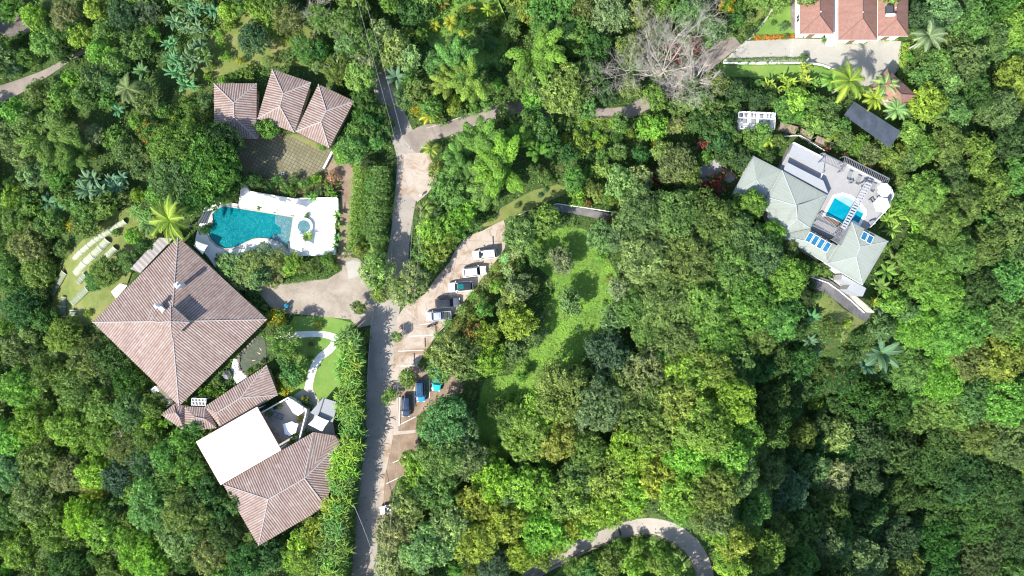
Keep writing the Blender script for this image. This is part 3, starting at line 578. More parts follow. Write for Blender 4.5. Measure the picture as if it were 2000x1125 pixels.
LM = [('big square tiled roof', 350, 630), ('curved swimming pool', 480, 440), ('white canopy roof', 466, 870), ('lower hipped tile house', 550, 955), ('leftmost tiled house', 457, 215), ('tilted tiled houses', 600, 210),
 ('brown paved court', 570, 320), ('road fork', 805, 275), ('two white cars', 935, 515), ('silver pickup', 857, 617), ('teal car', 854, 744), ('hillside lawn', 1115, 590), ('bottom road bend', 1270, 1045), ('villa roof', 1560, 430),
 ('villa pool terrace', 1690, 370), ('long concrete ramp', 1640, 580), ('bare white tree', 1290, 135), ('concrete driveway', 1600, 105), ('white sun deck', 1476, 236), ('dark flat roof', 1705, 238), ('bamboo by the fork', 950, 310), ('netting tunnels', 180, 490),
 ('upper left road end', 70, 160), ('short concrete ramp', 1160, 410), ('white garden path', 625, 700), ('forecourt', 620, 580), ('gravel verge', 780, 880), ('brown roofed houses', 1660, 25), ('upper left corner', 0, 0), ('lower left corner', 0, 1125),
 ('lower right corner', 2000, 1125), ('upper right corner', 2000, 0), ('left picture edge', 0, 600), ('right picture edge', 2000, 560), ('top picture edge', 830, -10), ('bottom picture edge', 1650, 1130), ('bottom picture edge', 900, 1130), ('bottom picture edge', 300, 1130), ('shaded valley', 1690, 860)]
def where(px, py):
    nm, lx, ly = min(LM, key=lambda l: (l[1] - px) ** 2 + (l[2] - py) ** 2); dx, dy = px - lx, py - ly; d = math.hypot(dx, dy)
    h = 'left' if dx < -abs(dy) * .41 else 'right' if dx > abs(dy) * .41 else ''; v = 'upper' if dy < -abs(dx) * .41 else 'lower' if dy > abs(dx) * .41 else ''
    w_ = {('upper', ''): 'above', ('lower', ''): 'below', ('', 'left'): 'left of', ('', 'right'): 'right of'}.get((v, h), '%s %s of' % (v, h))
    return ('just ' if d < 75 else 'well ' if d > 190 else '') + w_ + ' the ' + nm
PLANTS = []   # (px, py, r, root, label)
_rng = random.Random(7); _use = {}
def plant(kind, px, py, r, tint, base=None, label=None, group=None, zoff=0.0, hs=1.0):
    if kind == 't': kind = 't2' if r < 31 else 't4' if r < 52 else 't6'
    pr = PROTO[kind]; k = _rng.randrange(len(pr)); R0, H, meshes = pr[k]
    g = gz(px, py) if base is None else base; s = r / PXM / R0
    hc = H * .72 * s; s = r * (CAMH - g - hc) / CAMH / PXM / R0; sz = s ** .7 if kind not in ('palm', 'palmlet', 'banana', 'banclump', 'cane') else s
    sz *= hs; x, y, _ = W(px, py, g + H * .72 * sz); name, cat, noun, grp = KIND[kind]; c = tuple(v * _rng.uniform(1.0, 1.36) * q for v, q in zip(TINT[tint], (_rng.uniform(.88, 1.06), 1, _rng.uniform(.85, 1.15)))) + (1,)
    loc = (x, y, g + zoff); rot = (0, 0, _rng.uniform(0, 6.28)); sc = (s * _rng.uniform(.92, 1.08), s * _rng.uniform(.92, 1.08), sz)
    if len(meshes) == 1: o = link(name, meshes[0][1]); o.color = c; root = o
    else:
        root = bpy.data.objects.new(name, None); COL.objects.link(root); root.empty_display_size = .5
        for nm, me in meshes: o = link(nm, me, root); o.color = c
    root.location = loc; root.rotation_euler = rot; root.scale = sc
    size = 'tiny' if r < 12 else 'small' if r < 22 else 'medium' if r < 36 else 'large' if r < 58 else 'huge'
    tw = '' if kind in ('bougain', 'goldbush', 'orangetree', 'whitebush', 'redball') else TWORD[tint] + ' '
    PLANTS.append([px, py, r, root, label or '%s %s%s' % (size, tw, noun), label is not None, cat, group or grp])
    return root
def label_plants():
    by = {}
    for p in PLANTS:
        tag(p[3], p[4] if p[5] else p[4] + ' ' + where(p[0], p[1]), p[6], p[7])
        if not p[5]: by.setdefault(p[3]['label'], []).append(p)
    num = ['one', 'two', 'three', 'four', 'five', 'six', 'seven', 'eight', 'nine', 'ten', 'eleven', 'twelve']; od = ['', 'second ', 'third ', 'fourth ', 'fifth ', 'sixth ', 'seventh ', 'eighth ', 'ninth ', 'tenth ', 'eleventh ']
    for l, ps in by.items():
        n = len(ps)
        if n < 2: continue
        wx = max(p[0] for p in ps) - min(p[0] for p in ps); wy = max(p[1] for p in ps) - min(p[1] for p in ps); ax = 0 if wx >= wy else 1
        ps.sort(key=lambda p: p[ax]); a, b = ('leftmost', 'rightmost') if ax == 0 else ('topmost', 'lowest')
        for i, p in enumerate(ps): p[3]['label'] = (l if len(l.split()) < 14 else l.replace(' picture', '').replace('open crowned', 'open').replace('well ', '')) + ', ' + (a if i == 0 else b if i == n - 1 else ('%sfrom left' if ax == 0 else '%sfrom top') % od[min(i, 10)])
def hedge(pts, wd, h, tint, label, group=None, dens=55, mat=None, ls=.13, name='hedge'):
    """pts: photo line along the middle of the hedge; wd, h in metres"""
    rng = np.random.default_rng(int(pts[0][0] * 7 + pts[0][1])); S = smoothline(pts, 4); P = []; Nn = []; 
    for a, b in zip(S[:-1], S[1:]):
        A = np.array(W(*a, 0)[:2]); B = np.array(W(*b, 0)[:2]); L = np.linalg.norm(B - A); n = int(L * (wd + h) * dens); d = (B - A) / max(L, 1e-6); q = np.array([-d[1], d[0]])
        f = rng.random(n); t = rng.random(n) * math.pi; k = (.9 + .12 * rng.normal(size=n)) * (1 + .35 * (vnoise(f * L * .8 + a[0], t * 1.5 + a[1], 5) - .5)); o = np.cos(t) * wd / 2 * k; z = np.sin(t) ** .6 * h * k
        c = A + np.outer(f, B - A) + np.outer(o, q); g = hts(*a); P.append(np.stack([c[:, 0], c[:, 1], z + g], -1)); Nn.append(np.stack([q[0] * np.cos(t), q[1] * np.cos(t), np.sin(t) + .4], -1) + rng.normal(size=(n, 3)) * .5)
    P = np.concatenate(P); c0 = np.array(W(*pts[0], 0)); me = leafmesh(name, P - c0, np.concatenate(Nn), ls, .5, rng, mats=[mat or M['leaf']])
    o = link(name, me); o.location = c0; o.color = (*[v * 1.15 for v in TINT[tint]], 1); tag(o, label, 'hedge', group)
    n = len(S); EXCL.append([(x - wd * 3, y - 3) for x, y in pts] + [(x + wd * 3, y + 3) for x, y in pts[::-1]]) if False else None
    return o
# ================================================================ BUILDINGS
def cap_tube(mb, a, b, r=0.13, m=0): mb.tube([a, b], r, 6, m)
def corr(mb, pts, wd=TW, amp=0.07, sub=6, lift=0.0):
    """a corrugated tile facet; pts[0]-pts[1] runs along the eave"""
    P = [Vector(p) for p in pts]; u = (P[1] - P[0]).normalized(); n = u.cross(P[2] - P[0]).normalized()
    if n.z < 0: n = -n
    v = n.cross(u)
    if v.z < 0: v = -v
    U = [((p - P[0]).dot(u), (p - P[0]).dot(v)) for p in P]; u0 = min(a for a, b in U); u1 = max(a for a, b in U)
    cols = []; k = 0; step = wd / sub; us = [u0 + 1e-4]
    q = math.ceil(u0 / step) * step
    while q < u1 - 1e-3:
        if q > u0 + 1e-3: us.append(q)
        q += step
    us.append(u1 - 1e-4)
    V = []; T = []; F = []
    for uu in us:
        hit = []
        for i in range(len(U)):
            (a0, b0), (a1, b1) = U[i], U[(i + 1) % len(U)]
            if (a0 - uu) * (a1 - uu) <= 0 and abs(a1 - a0) > 1e-9: hit.append(b0 + (b1 - b0) * (uu - a0) / (a1 - a0))
        if not hit: hit = [0, 0]
        lo, hi = min(hit), max(hit); fr = (uu / wd) % 1.0
        hgt = amp * (0.5 - 0.5 * math.cos(2 * math.pi * fr)) if amp else 0
        for vv in (lo, hi):
            p = P[0] + u * uu + v * vv + n * (hgt + lift); V.append(p); T.append((uu, vv, 0))
    for i in range(len(us) - 1):
        a = 2 * i; F.append((a, a + 2, a + 3, a + 1))
    nn = (V[2] - V[0]).cross(V[1] - V[0])
    if nn.dot(n) < 0 or True:
        t = (Vector(V[F[len(F)//2][1]]) - Vector(V[F[len(F)//2][0]])).cross(Vector(V[F[len(F)//2][2]]) - Vector(V[F[len(F)//2][0]]))
        if t.dot(n) < 0: F = [f[::-1] for f in F]
    mb.add(V, F, 0, T)
def inset(P, d):
    """move every side of a polygon inwards by d metres"""
    P = ccw([tuple(p[:2]) for p in P]); n = len(P); out = []
    for i in range(n):
        a, b, c = Vector(P[i - 1]), Vector(P[i]), Vector(P[(i + 1) % n]); d1 = (b - a).normalized(); d2 = (c - b).normalized()
        n1 = Vector((-d1.y, d1.x)); n2 = Vector((-d2.y, d2.x)); q = n1 + n2; l = q.length_squared
        out.append(tuple(b + q * (2 * d / l if l > 1e-3 else d)))
    return out
def openings(root, P, z0, wallmat, every=4.2, door_side=0, wz=(0.9, 2.1)):
    """windows and one door set on the walls"""
    n = len(P); P = ccw(P)
    for i in range(n):
        a = Vector(P[i]); b = Vector(P[(i + 1) % n]); L = (b - a).length
        if L < 3: continue
        d = (b - a) / L; ang = math.atan2(d.y, d.x); k = max(1, int(L / every)); q = Vector((d.y, -d.x))
        for j in range(k):
            c = a + d * (L * (j + 0.5) / k)
            if i == door_side and j == k // 2:
                f = MB().box(*(c + q * 0.03), z0 + 0.01, z0 + 2.15, 1.05, 0.10, ang).build('door', M['wood'], root)
                MB().box(*(c + q * 0.1 + d * 0.38), z0 + 1.0, z0 + 1.08, 0.05, 0.08, ang).build('handle', M['grey'], f)
            else:
                f = MB(); cc = c + q * 0.03
                f.box(*(cc - d * 0.62), z0 + wz[0], z0 + wz[1], 0.08, 0.12, ang); f.box(*(cc + d * 0.62), z0 + wz[0], z0 + wz[1], 0.08, 0.12, ang)
                f.box(*cc, z0 + wz[0] - 0.08, z0 + wz[0], 1.32, 0.16, ang); f.box(*cc, z0 + wz[1], z0 + wz[1] + 0.08, 1.32, 0.12, ang); f.box(*cc, z0 + wz[0], z0 + wz[1], 0.05, 0.1, ang)
                f = f.build('window', M['white'], root)
                MB().box(*(c + q * 0.01), z0 + wz[0], z0 + wz[1], 1.16, 0.06, ang).build('pane', M['glass'], f)
def roofed(name, label, cat, eave, ez, ridge, rz, facets, mat='tile', wall='creamwall', base=None, rim='terracotta', group=None, ov=0.7, corrug=True, capr=0.11, wallpoly=None, win=True, hips=None, capm='ridge', wd=TW):
    """eave: photo points seen at height ez; ridge: photo points at rz; facets: index lists (ridge indices follow the eave's)"""
    E = [Vector(W(x, y, ez)) for x, y in eave]; Rg = [Vector(W(x, y, rz)) for x, y in ridge]; A = E + Rg
    cx = sum(p.x for p in E) / len(E); cy = sum(p.y for p in E) / len(E); base = 0 if base is None else base
    root = thing(name, label, cat, (cx, cy, base), group)
    wp = inset([p[:2] for p in E], ov); mb = MB(); mb.prism(wp, base - 2.5, ez - 0.12); mb.build('wall', M[wall], root)
    if win: openings(root, wp, base, wall)
    rf = MB()
    for f in facets: corr(rf, [A[i] for i in f], wd, 0.08 if corrug else 0.0)
    rf = rf.build('roof', M[mat], root)
    sb = MB(); P = [p[:2] for p in E]; sb.prism(P, ez - 0.16, ez - 0.03)
    for f in facets:  # inner deck just under the tiles
        sb.add([A[i] - Vector((0, 0, 0.03)) for i in f], [tuple(range(len(f)))])
    sb.build('eaves_board', M[rim], rf)
    rc = MB()
    for i in range(len(Rg) - 1): rc.tube([Rg[i] + Vector((0, 0, .05)), Rg[i + 1] + Vector((0, 0, .05))], capr, 6)
    for a, b in (hips or []): rc.tube([A[a] + Vector((0, 0, .05)), A[b] + Vector((0, 0, .05))], capr, 6)
    rc.build('ridge_cap', M[capm], rf)
    return root, rf
def flatroof(name, label, cat, poly, z, mat, wall='whitewall', base=0.0, th=0.25, posts=False, slope=None, group=None, ov=0.5):
    P = [W(x, y, z) for x, y in poly]; cx = sum(p[0] for p in P) / len(P); cy = sum(p[1] for p in P) / len(P)
    root = thing(name, label, cat, (cx, cy, base), group)
    MB().prism([p[:2] for p in P], z - th, z).build('roof', M[mat], root)
    ip = inset(P, ov)
    if posts:
        for x, y in ip: MB().box(x, y, base - 0.5, z - th - 0.003, 0.16, 0.16).build('post', M['grey' if posts is True else posts], root)
    else:
        MB().prism(ip, base - 2, z - th - 0.003).build('wall', M[wall], root); openings(root, ip, base, wall)
    return root

# --- big square house with cupola
EZ = 3.4
hroot, hroof = roofed('tiled_house', 'large square house with weathered pink clay tile pyramid roof and small cupola', 'house',
    [(181, 629), (350, 793), (522, 624), (348, 463)], EZ, [(335.5, 627.5)], 6.8, [(0, 1, 4), (1, 2, 4), (2, 3, 4), (3, 0, 4)], hips=[(0, 4), (1, 4), (2, 4), (3, 4)])
CE = 7.7
cp = MB(); q = [W(x, y, CE) for x, y in [(303, 629), (336, 661), (370, 629), (334, 596)]]
A = [Vector(p) for p in q]; ap = Vector(W(333.5, 628, 8.45)); c2 = MB()
for i in range(4): corr(c2, [A[i], A[(i + 1) % 4], ap])
c2 = c2.build('cupola_roof', M['tile'], hroof)
MB().prism(inset(q, 0.35), 5.6, CE - 0.1).build('cupola_wall', M['creamwall'], hroof)
MB().prism([p[:2] for p in q], CE - .1, CE - .02).build('cupola_eaves', M['terracotta'], c2)
mb = MB(); [mb.tube([A[i], A[(i + 1) % 4]], .05, 6) for i in (1, 2)]; mb.build('cupola_lit_edge', M['ridge'], c2)  # pale tubes paint the sunlit eaves board along the right edges
mb = MB(); [mb.tube([a + Vector((0, 0, .04)), ap + Vector((0, 0, .04))], 0.09, 6) for a in A]; mb.build('cupola_ridge', M['ridge'], hroof)
def chimney(px, py, z0, z1, parent, w_=1.0):
    x, y, _ = W(px, py, z1); mb = MB(); mb.box(x, y, z0, z1, 0.9 * w_, 0.8 * w_, R(45)); mb.box(x, y, z1, z1 + 0.12, 1.1 * w_, 1.0 * w_, R(45)); mb.cyl(x, y, z1 + 0.12, z1 + 0.5, 0.25, n=10)
    return mb.build('chimney', M['stack'], parent)
chimney(346, 557, 4.6, 7.3, hroof, 0.9)
x, y, _ = W(305, 597, 7.6); mb = MB(); mb.cyl(x, y, 5.4, 7.5, 0.35); mb.cyl(x, y, 7.5, 7.9, 0.5, 0.15); mb.build('roof_vent', M['stack'], hroof)
x, y, _ = W(316, 604, 6.7); MB().box(x, y, 6.0, 6.8, 1.0, 0.7, R(-40)).build('water_tank', M['stack'], hroof)
mb = MB(); a0 = W(298, 600, 6.6); a1 = W(288, 626, 6.4); mb.tube([a0, a1], 0.04); a0 = W(304, 603, 6.7); a1 = W(293, 628, 6.5); mb.tube([a0, a1], 0.04); mb.build('pipe', M['grey'], hroof)
# lean-to roofs on the upper left side of the big roof
r = thing('lean_to_shed', 'long lean-to with pale grey sheet roof along the upper left eave of the square roof', 'shed', W(290, 500, 0))
P = [W(311, 464, 2.9), W(254, 525, 2.9), W(274, 533, 3.1), W(338, 466, 3.1)]; mb = MB(); corr(mb, [P[0], P[1], P[2], P[3]], 0.9, 0.05); rr_ = mb.build('roof', M['lean'], r)
MB().prism(inset(P, 0.25), -3, 2.75).build('wall', M['creamwall'], r)
r = thing('porch_roof', 'small white porch roof sticking out past the upper left eave below the grey lean-to', 'porch roof', W(232, 570, 0))
P = [W(217, 570, 2.8), W(234, 554, 2.8), W(249, 558, 3.0), W(226, 583, 3.0)]; mb = MB(); corr(mb, P, 0.4, 0.03); mb.build('roof', M['membrane'], r)
for p in P[:2]: MB().box(p[0] * .997, p[1] * .995, -3, 2.78, .12, .12).build('post', M['white'], r)
# --- low tiled wings between the square house and the white canopy
r, rf = roofed('tiled_wing', 'long tiled lean wing running from the pond down to the white canopy', 'house wing',
    [(521, 713), (543, 771), (432, 836), (400, 794)], 3.0, [(470, 777), (424, 806)], 3.7, [(0, 1, 4), (1, 2, 5, 4), (2, 3, 5), (3, 0, 4, 5)], hips=[(0, 4), (1, 4)], rim='terracotta')
r, rf = roofed('tiled_wing', 'short tiled link roof under the bottom corner of the square roof', 'house wing',
    [(361, 794), (403, 795), (424, 836), (361, 842)], 2.9, [(382, 815), (400, 818)], 3.5, [(0, 1, 5, 4), (1, 2, 5), (2, 3, 4, 5), (3, 0, 4)])
r, rf = roofed('tiled_wing', 'small left end tiled roof under the bottom corner of the square roof', 'house wing',
    [(341, 788), (360, 793), (360, 842), (315, 810)], 2.9, [(343, 806), (350, 815)], 3.6, [(0, 1, 5, 4), (1, 2, 5), (2, 3, 4, 5), (3, 0, 4)])
# --- white canopy
CP = [(383, 863), (502, 795), (549, 879), (431, 947)]
r = thing('tensile_canopy', 'large blank white flat canopy roof between the two tiled houses', 'canopy', W(466, 871, 0))
A = [Vector(W(x, y, z)) for (x, y), z in zip(CP, (4.3, 4.6, 4.6, 4.3))]; V = []; n = 14
for i in range(n + 1):
    for j in range(n + 1):
        s, t = i / n, j / n; p = (A[0] * (1 - s) + A[1] * s) * (1 - t) + (A[3] * (1 - s) + A[2] * s) * t; V.append(p + Vector((0, 0, 0.5 * math.sin(math.pi * s) * math.sin(math.pi * t))))
mb = MB(); mb.add(V, [((i + 1) * (n + 1) + j, (i + 1) * (n + 1) + j + 1, i * (n + 1) + j + 1, i * (n + 1) + j) [::-1] for i in range(n) for j in range(n)]); mb.build('canopy_skin', M['membrane'], r)
mb = MB()
for i in (3, 7, 11): mb.tube([V[i * (n + 1) + j] + Vector((0, 0, .01)) for j in range(n + 1)], .03, 4)
mb.build('seam', M['grey'], r)
mb = MB(); [mb.beam(A[i] - Vector((0, 0, .08)), A[(i + 1) % 4] - Vector((0, 0, .08)), 0.12, 0.14) for i in range(4)]; mb.build('frame', M['terracotta'], r)
for p in inset(CP and [W(x, y, 4.4) for x, y in CP], 0.3): MB().cyl(p[0], p[1], -1.5, 4.2, .1).build('post', M['white'], r)
MB().prism(inset([W(x, y, 4.4) for x, y in CP], 0.8), -2, 0.15).build('deck', M['cream'], r)
# --- lower tiled house
r, rf = roofed('tiled_house', 'hipped clay tile house below the white canopy beside the roadside hedge', 'house',
    [(436, 946), (612, 844), (655, 851), (664, 867), (637, 989), (505, 1066)], 3.4, [(524, 975), (595, 934)], 5.0,
    [(0, 5, 6), (0, 1, 7, 6), (1, 2, 7), (2, 3, 7), (3, 4, 7), (4, 5, 6, 7)], hips=[(0, 6), (5, 6), (1, 7), (3, 7), (4, 7)])
# --- three upper houses
r, rf = roofed('tiled_house', 'leftmost of the three small hipped tile houses, half shaded, square to the picture', 'house',
    [(418, 163), (501.5, 163), (500.5, 271), (419, 269)], 3.2, [(457, 201.5), (457.5, 229)], 4.4, [(0, 1, 4), (1, 2, 5, 4), (2, 3, 5), (3, 0, 4, 5)], hips=[(0, 4), (1, 4), (2, 5), (3, 5)])
r, rf = roofed('tiled_house', 'middle of the three small hipped tile houses, tilted and touching its left neighbour', 'house',
    [(531.5, 135), (607.5, 161), (575, 259), (503, 232)], 3.2, [(553.5, 183), (547, 208)], 4.4, [(0, 1, 4), (1, 2, 5, 4), (2, 3, 5), (3, 0, 4, 5)], hips=[(0, 4), (1, 4), (2, 5), (3, 5)])
r, rf = roofed('tiled_house', 'right hand one of the three small hipped tile houses, tilted, nearest the road', 'house',
    [(622, 164.5), (691.5, 197.5), (643, 289), (578, 257)], 3.2, [(637.5, 216.5), (627, 238)], 4.4, [(0, 1, 4), (1, 2, 5, 4), (2, 3, 5), (3, 0, 4, 5)], hips=[(0, 4), (1, 4), (2, 5), (3, 5)])
# --- brown houses top right
for eave, ridge, lab, vent in (
    ([(1562, -75), (1628, -75), (1628, 66), (1562, 66)], [(1601, -50), (1601, 30)], 'leftmost brown shingle roofed house above the concrete driveway', (1607, 19)),
    ([(1637, -75), (1713, -75), (1713, 78), (1637, 78)], [(1685, -45), (1685, 36)], 'middle brown shingle roofed house reaching furthest down to the driveway', (1690, 20)),
    ([(1715, -75), (1774, -75), (1774, 70.5), (1714, 70.5)], [(1751, -45), (1751, 38)], 'rightmost brown shingle roofed house with a solar water heater on its roof', (1755, 11))):
    r, rf = roofed('shingle_house', lab, 'house', eave, 3.6, ridge, 5.4, [(0, 1, 4), (1, 2, 5, 4), (2, 3, 5), (3, 0, 4, 5)], mat='shingle', corrug=False, rim='white', capm='shingle', capr=0.06, ov=0.6, hips=[(2, 5), (3, 5)], wall='whitewall', wd=0.28)
    x, y, _ = W(vent[0], vent[1], 6.2); MB().cyl(x, y, 4.4, 5.45, 0.12).build('vent_pipe', M['white'], rf)
x, y, _ = W(1738, 20, 6.3); mb = MB(); mb.box(x, y, 5.7, 6.3, 1.1, 1.7, 0); hb = mb.build('solar_heater', M['darkgrey'], rf)
mb = MB(); mb.tube([W(1731, 29.5, 6.4), W(1747, 28.5, 6.4)], 0.28, 10); mb.build('tank', M['white'], hb)
MB().box(*W(1632.5, 20, 2.9)[:2], -1, 2.6, 0.55, 9, 0).build('link_wall', M['whitewall'], rf)
slab('entrance_walk', [(1612, 64), (1626, 64), (1626, 91), (1612, 91)], M['whitestone'], 0.075)
# --- brown pavilion and dark flat roof
r, rf = roofed('garden_pavilion', 'small brown hipped pavilion roof streaked with palm shadows by the driveway end', 'pavilion',
    [(1733, 134), (1790, 186), (1762, 209), (1700, 172)], 3.0, [(1741, 164), (1760, 184)], 4.6, [(0, 1, 5, 4), (1, 2, 5), (2, 3, 4, 5), (3, 0, 4)], mat='shingle', corrug=False, rim='wood', capm='shingle', capr=.06, hips=[(0, 4), (1, 5), (2, 5), (3, 4)], win=False, wd=0.28)
flatroof('carport', 'dark blue grey flat roof below the brown pavilion, partly under palms', 'carport', [(1668, 198), (1760, 257), (1738, 288), (1649, 224)], 3.2, 'slate', posts='darkgrey', base=-0.5)
# --- white sun deck with four loungers
r = thing('sun_deck', 'white raised sun deck with railing and four loungers above the villa', 'deck', W(1476, 236, 0))
DP = [W(x, y, 1.6) for x, y in [(1441, 219), (1512, 222), (1510, 256), (1441, 254)]]; MB().prism(DP, -0.5, 1.6).build('platform', M['whitestone'], r)
mb = MB(); dz = Vector((0, 0, 1.0)); D = [Vector(p) for p in inset(DP, 0.1)]
D = sorted(D, key=lambda p: (round(p.y), p.x)); D4 = [Vector(p) for p in inset(DP, 0.1)]
for i in range(4):
    a, b = D4[i], D4[(i + 1) % 4]; a = Vector((a.x, a.y, 1.6)); b = Vector((b.x, b.y, 1.6)); mb.tube([a + dz, b + dz], 0.05); mb.tube([a + dz * .5, b + dz * .5], 0.025)
    k = max(2, int((b - a).length / 1.2))
    for j in range(k): p = a.lerp(b, j / k); mb.tube([p, p + dz], 0.035)
mb.build('railing', M['white'], r)
mb = MB(); p0 = Vector(W(1443, 219, 3.6)); p1 = Vector(W(1512, 222, 3.6))
for k in range(2): q = Vector((0, -1.0 * k, 0)); mb.beam(p0 + q, p1 + q, .12, .12)
for j in range(8): p = p0.lerp(p1, j / 7); mb.beam(p, p + Vector((0, -1.0, 0)), .1, .1)
for p in (p0, p1): mb.box(p.x, p.y, 1.6, 3.55, .12, .12)
mb.build('pergola', M['white'], r)
def lounger(px, py, z, ang, label, L=1.95, Wd=0.72):
    x, y, _ = W(px, py, z); r = thing('sun_lounger', label, 'sun lounger', (x, y, z), 'grey cushioned sun loungers'); c, s = math.cos(ang), math.sin(ang)
    def B(mb, lx, ly, z0, z1, ox, oy=0): mb.box(x + ox * c - oy * s, y + ox * s + oy * c, z0, z1, lx, ly, ang)
    mb = MB(); B(mb, L, Wd, z + .22, z + .28, 0); mb.build('frame', M['grey'], r)
    mb = MB(); B(mb, L * .64, Wd * .9, z + .285, z + .37, L * .16); mb.build('seat_cushion', M['cushion'], r)
    mb = MB(); u = Vector((c, s, 0)); a = Vector((x, y, z)) - u * L * .16; mb.beam(a + Vector((0, 0, .33)), a - u * L * .3 + Vector((0, 0, .72)), Wd * .9, .09); mb.build('backrest', M['cushion'], r)
    for ox in (-.4, .4):
        for oy in (-.42, .42): mb = MB(); B(mb, .06, .06, z, z + .219, ox * L, oy * Wd); mb.build('leg', M['grey'], r)
    return r
for k, (px, py, t) in enumerate([(1453, 232, 'first'), (1469.5, 232.5, 'second'), (1484.5, 233, 'third'), (1500, 234, 'fourth')]):
    lounger(px, py, 1.62, R(-88), 'grey lounger on the white sun deck, %s of four from the left' % t)
# --- white villa: terrace, roofs, pool
VW = 3.6
TP = [(1551, 277), (1606, 305), (1609, 298), (1650, 318), (1741, 366), (1746, 382), (1728, 414), (1700, 444), (1664, 462), (1600, 470), (1540, 420), (1522, 330)]
ter = thing('villa_terrace', 'pale raised pool terrace on the upper right side of the white villa', 'terrace', W(1640, 370, 0))
TZ = 2.0
def hole_prism(mb, outer, inner, z0, z1):  # slab with an opening
    O = [Vector(p[:2]) for p in ccw(outer)]; I = [Vector(p[:2]) for p in ccw(inner)]
    v, e, f, *_ = delaunay_2d_cdt(O + I, [], [list(range(len(O))), list(range(len(O), len(O) + len(I)))[::-1]], 1, 1e-5)
    keep = []
    for t in f:
        c = (v[t[0]] + v[t[1]] + v[t[2]]) / 3
        if not inpoly(np.array([c.x]), np.array([c.y]), [tuple(q) for q in I])[0]: keep.append(tuple(t))
    mb.add([(q.x, q.y, z1) for q in v], keep)
    for L in (O, I):
        m = len(L); mb.add([(p.x, p.y, z0) for p in L] + [(p.x, p.y, z1) for p in L], [(i, (i + 1) % m, m + (i + 1) % m, m + i) for i in range(m)])
PO = [W(x, y, TZ) for x, y in [(1630, 385), (1645, 381), (1660, 385), (1676, 397), (1688, 412), (1688, 418), (1677, 437), (1667, 431), (1647, 438), (1629, 427), (1611, 421)]]
mb = MB(); hole_prism(mb, [W(x, y, TZ) for x, y in TP], PO, -5, TZ); mb.build('platform', M['terrace'], ter)
vp = thing('swimming_pool', 'small turquoise pool in the villa terrace crossed by a slatted beam', 'pool', W(1648, 412, TZ - .12))
def flat(poly, z, name, mat, parent): mb = MB(); mb.add(ccw([W(x, y, z)[:2] for x, y in poly]) and [(a, b, z) for a, b in ccw([W(x, y, z)[:2] for x, y in poly])], [tuple(range(len(poly)))]); return mb.build(name, M[mat], parent)
flat([(1629, 386), (1662, 405.5), (1668, 409), (1686, 417), (1677, 437), (1667, 431), (1647, 438), (1629, 427), (1611, 421)], TZ - .15, 'water', 'vpool', vp)
flat([(1629, 386), (1645, 380.5), (1660, 384.5), (1677, 397), (1688, 412), (1687, 417.5), (1668, 409), (1662, 405.5)], TZ - .15, 'tanning_ledge', 'vshallow', vp)
mb = MB(); hole_prism(mb, inset(PO, -0.45), inset(PO, 0.05), TZ - .4, TZ + .03); mb.build('coping', M['whitestone'], vp)
# upper wing: pale flat deck with raised strip
mb = MB(); mb.prism([W(x, y, 2.5) for x, y in [(1551, 277), (1612, 308), (1608, 336), (1541, 300)]], TZ + .003, 2.5); mb.build('upper_deck', M['palegrey'], ter)
mb = MB(); mb.prism([W(x, y, 3.5) for x, y in [(1536, 316), (1608, 353), (1618, 378), (1530, 333)]], 3.38, 3.5); mb.build('glass_canopy', M['palegrey'], ter)
def railing(poly, z, h=1.0, name='railing', parent=None, mat='white', sp=1.3):
    mb = MB(); P = [Vector(W(x, y, z + h)) for x, y in poly]
    for a, b in zip(P[:-1], P[1:]):
        mb.tube([a, b], .055); mb.tube([a - Vector((0, 0, h * .5)), b - Vector((0, 0, h * .5))], .03); k = max(1, int((b - a).length / sp))
        for j in range(k + 1): p = a.lerp(b, j / k); mb.tube([p - Vector((0, 0, h)), p], .035)
    return mb.build(name, M[mat], parent)
railing([(1650, 318), (1741, 366), (1746, 382), (1728, 414), (1700, 444)], TZ, 1.0, parent=ter)
railing([(1551, 278), (1606, 306)], 2.5, .9, parent=ter)
railing([(1608, 338), (1590, 372), (1546, 350)], TZ, 1.0, parent=ter)
def slats(poly, z, n, name, parent, mat='grey', wd=.09, base=None, along=0, frame='white'):
    """pergola: slats between two long sides; poly = a, b, c, d with a-b and d-c the long sides"""
    A = [Vector(W(x, y, z)) for x, y in poly]; mb = MB(); up = Vector((0, 0, .08))
    for k in range(n + 1): mb.beam(A[0].lerp(A[1], k / n) + up, A[3].lerp(A[2], k / n) + up, wd, .07)
    mb.beam(A[0], A[1], .14, .12); mb.beam(A[3], A[2], .14, .12)
    if base is not None:
        for p in A: mb.box(p.x, p.y, base, z - .03, .14, .14)
    return mb.build(name, M[mat], parent)
slats([(1607, 299), (1653, 322), (1647, 333), (1606, 314)], 4.2, 15, 'pergola', ter, 'slat', base=TZ)
slats([(1650, 305), (1737, 349), (1732, 360), (1648, 316)], 4.0, 26, 'side_pergola', ter, 'slat', base=TZ)
slats([(1690, 357), (1643, 443), (1651, 447), (1702, 361)], 4.3, 17, 'beam_pergola', ter, 'grey', .3, base=TZ)
slats([(1597, 425), (1644, 449), (1637, 464), (1588, 441)], 4.0, 20, 'pool_pergola', ter, 'slat', base=TZ)
slats([(1646, 447), (1660, 440), (1642, 479), (1624, 468)], 4.0, 10, 'corner_pergola', ter, 'slat', base=TZ)
mb = MB(); mb.prism([W(x, y, 3.0) for x, y in [(1584, 447), (1623, 467), (1620, 472), (1582, 452)]], TZ, 3.0); mb.build('brown_screen', M['wood'], ter)
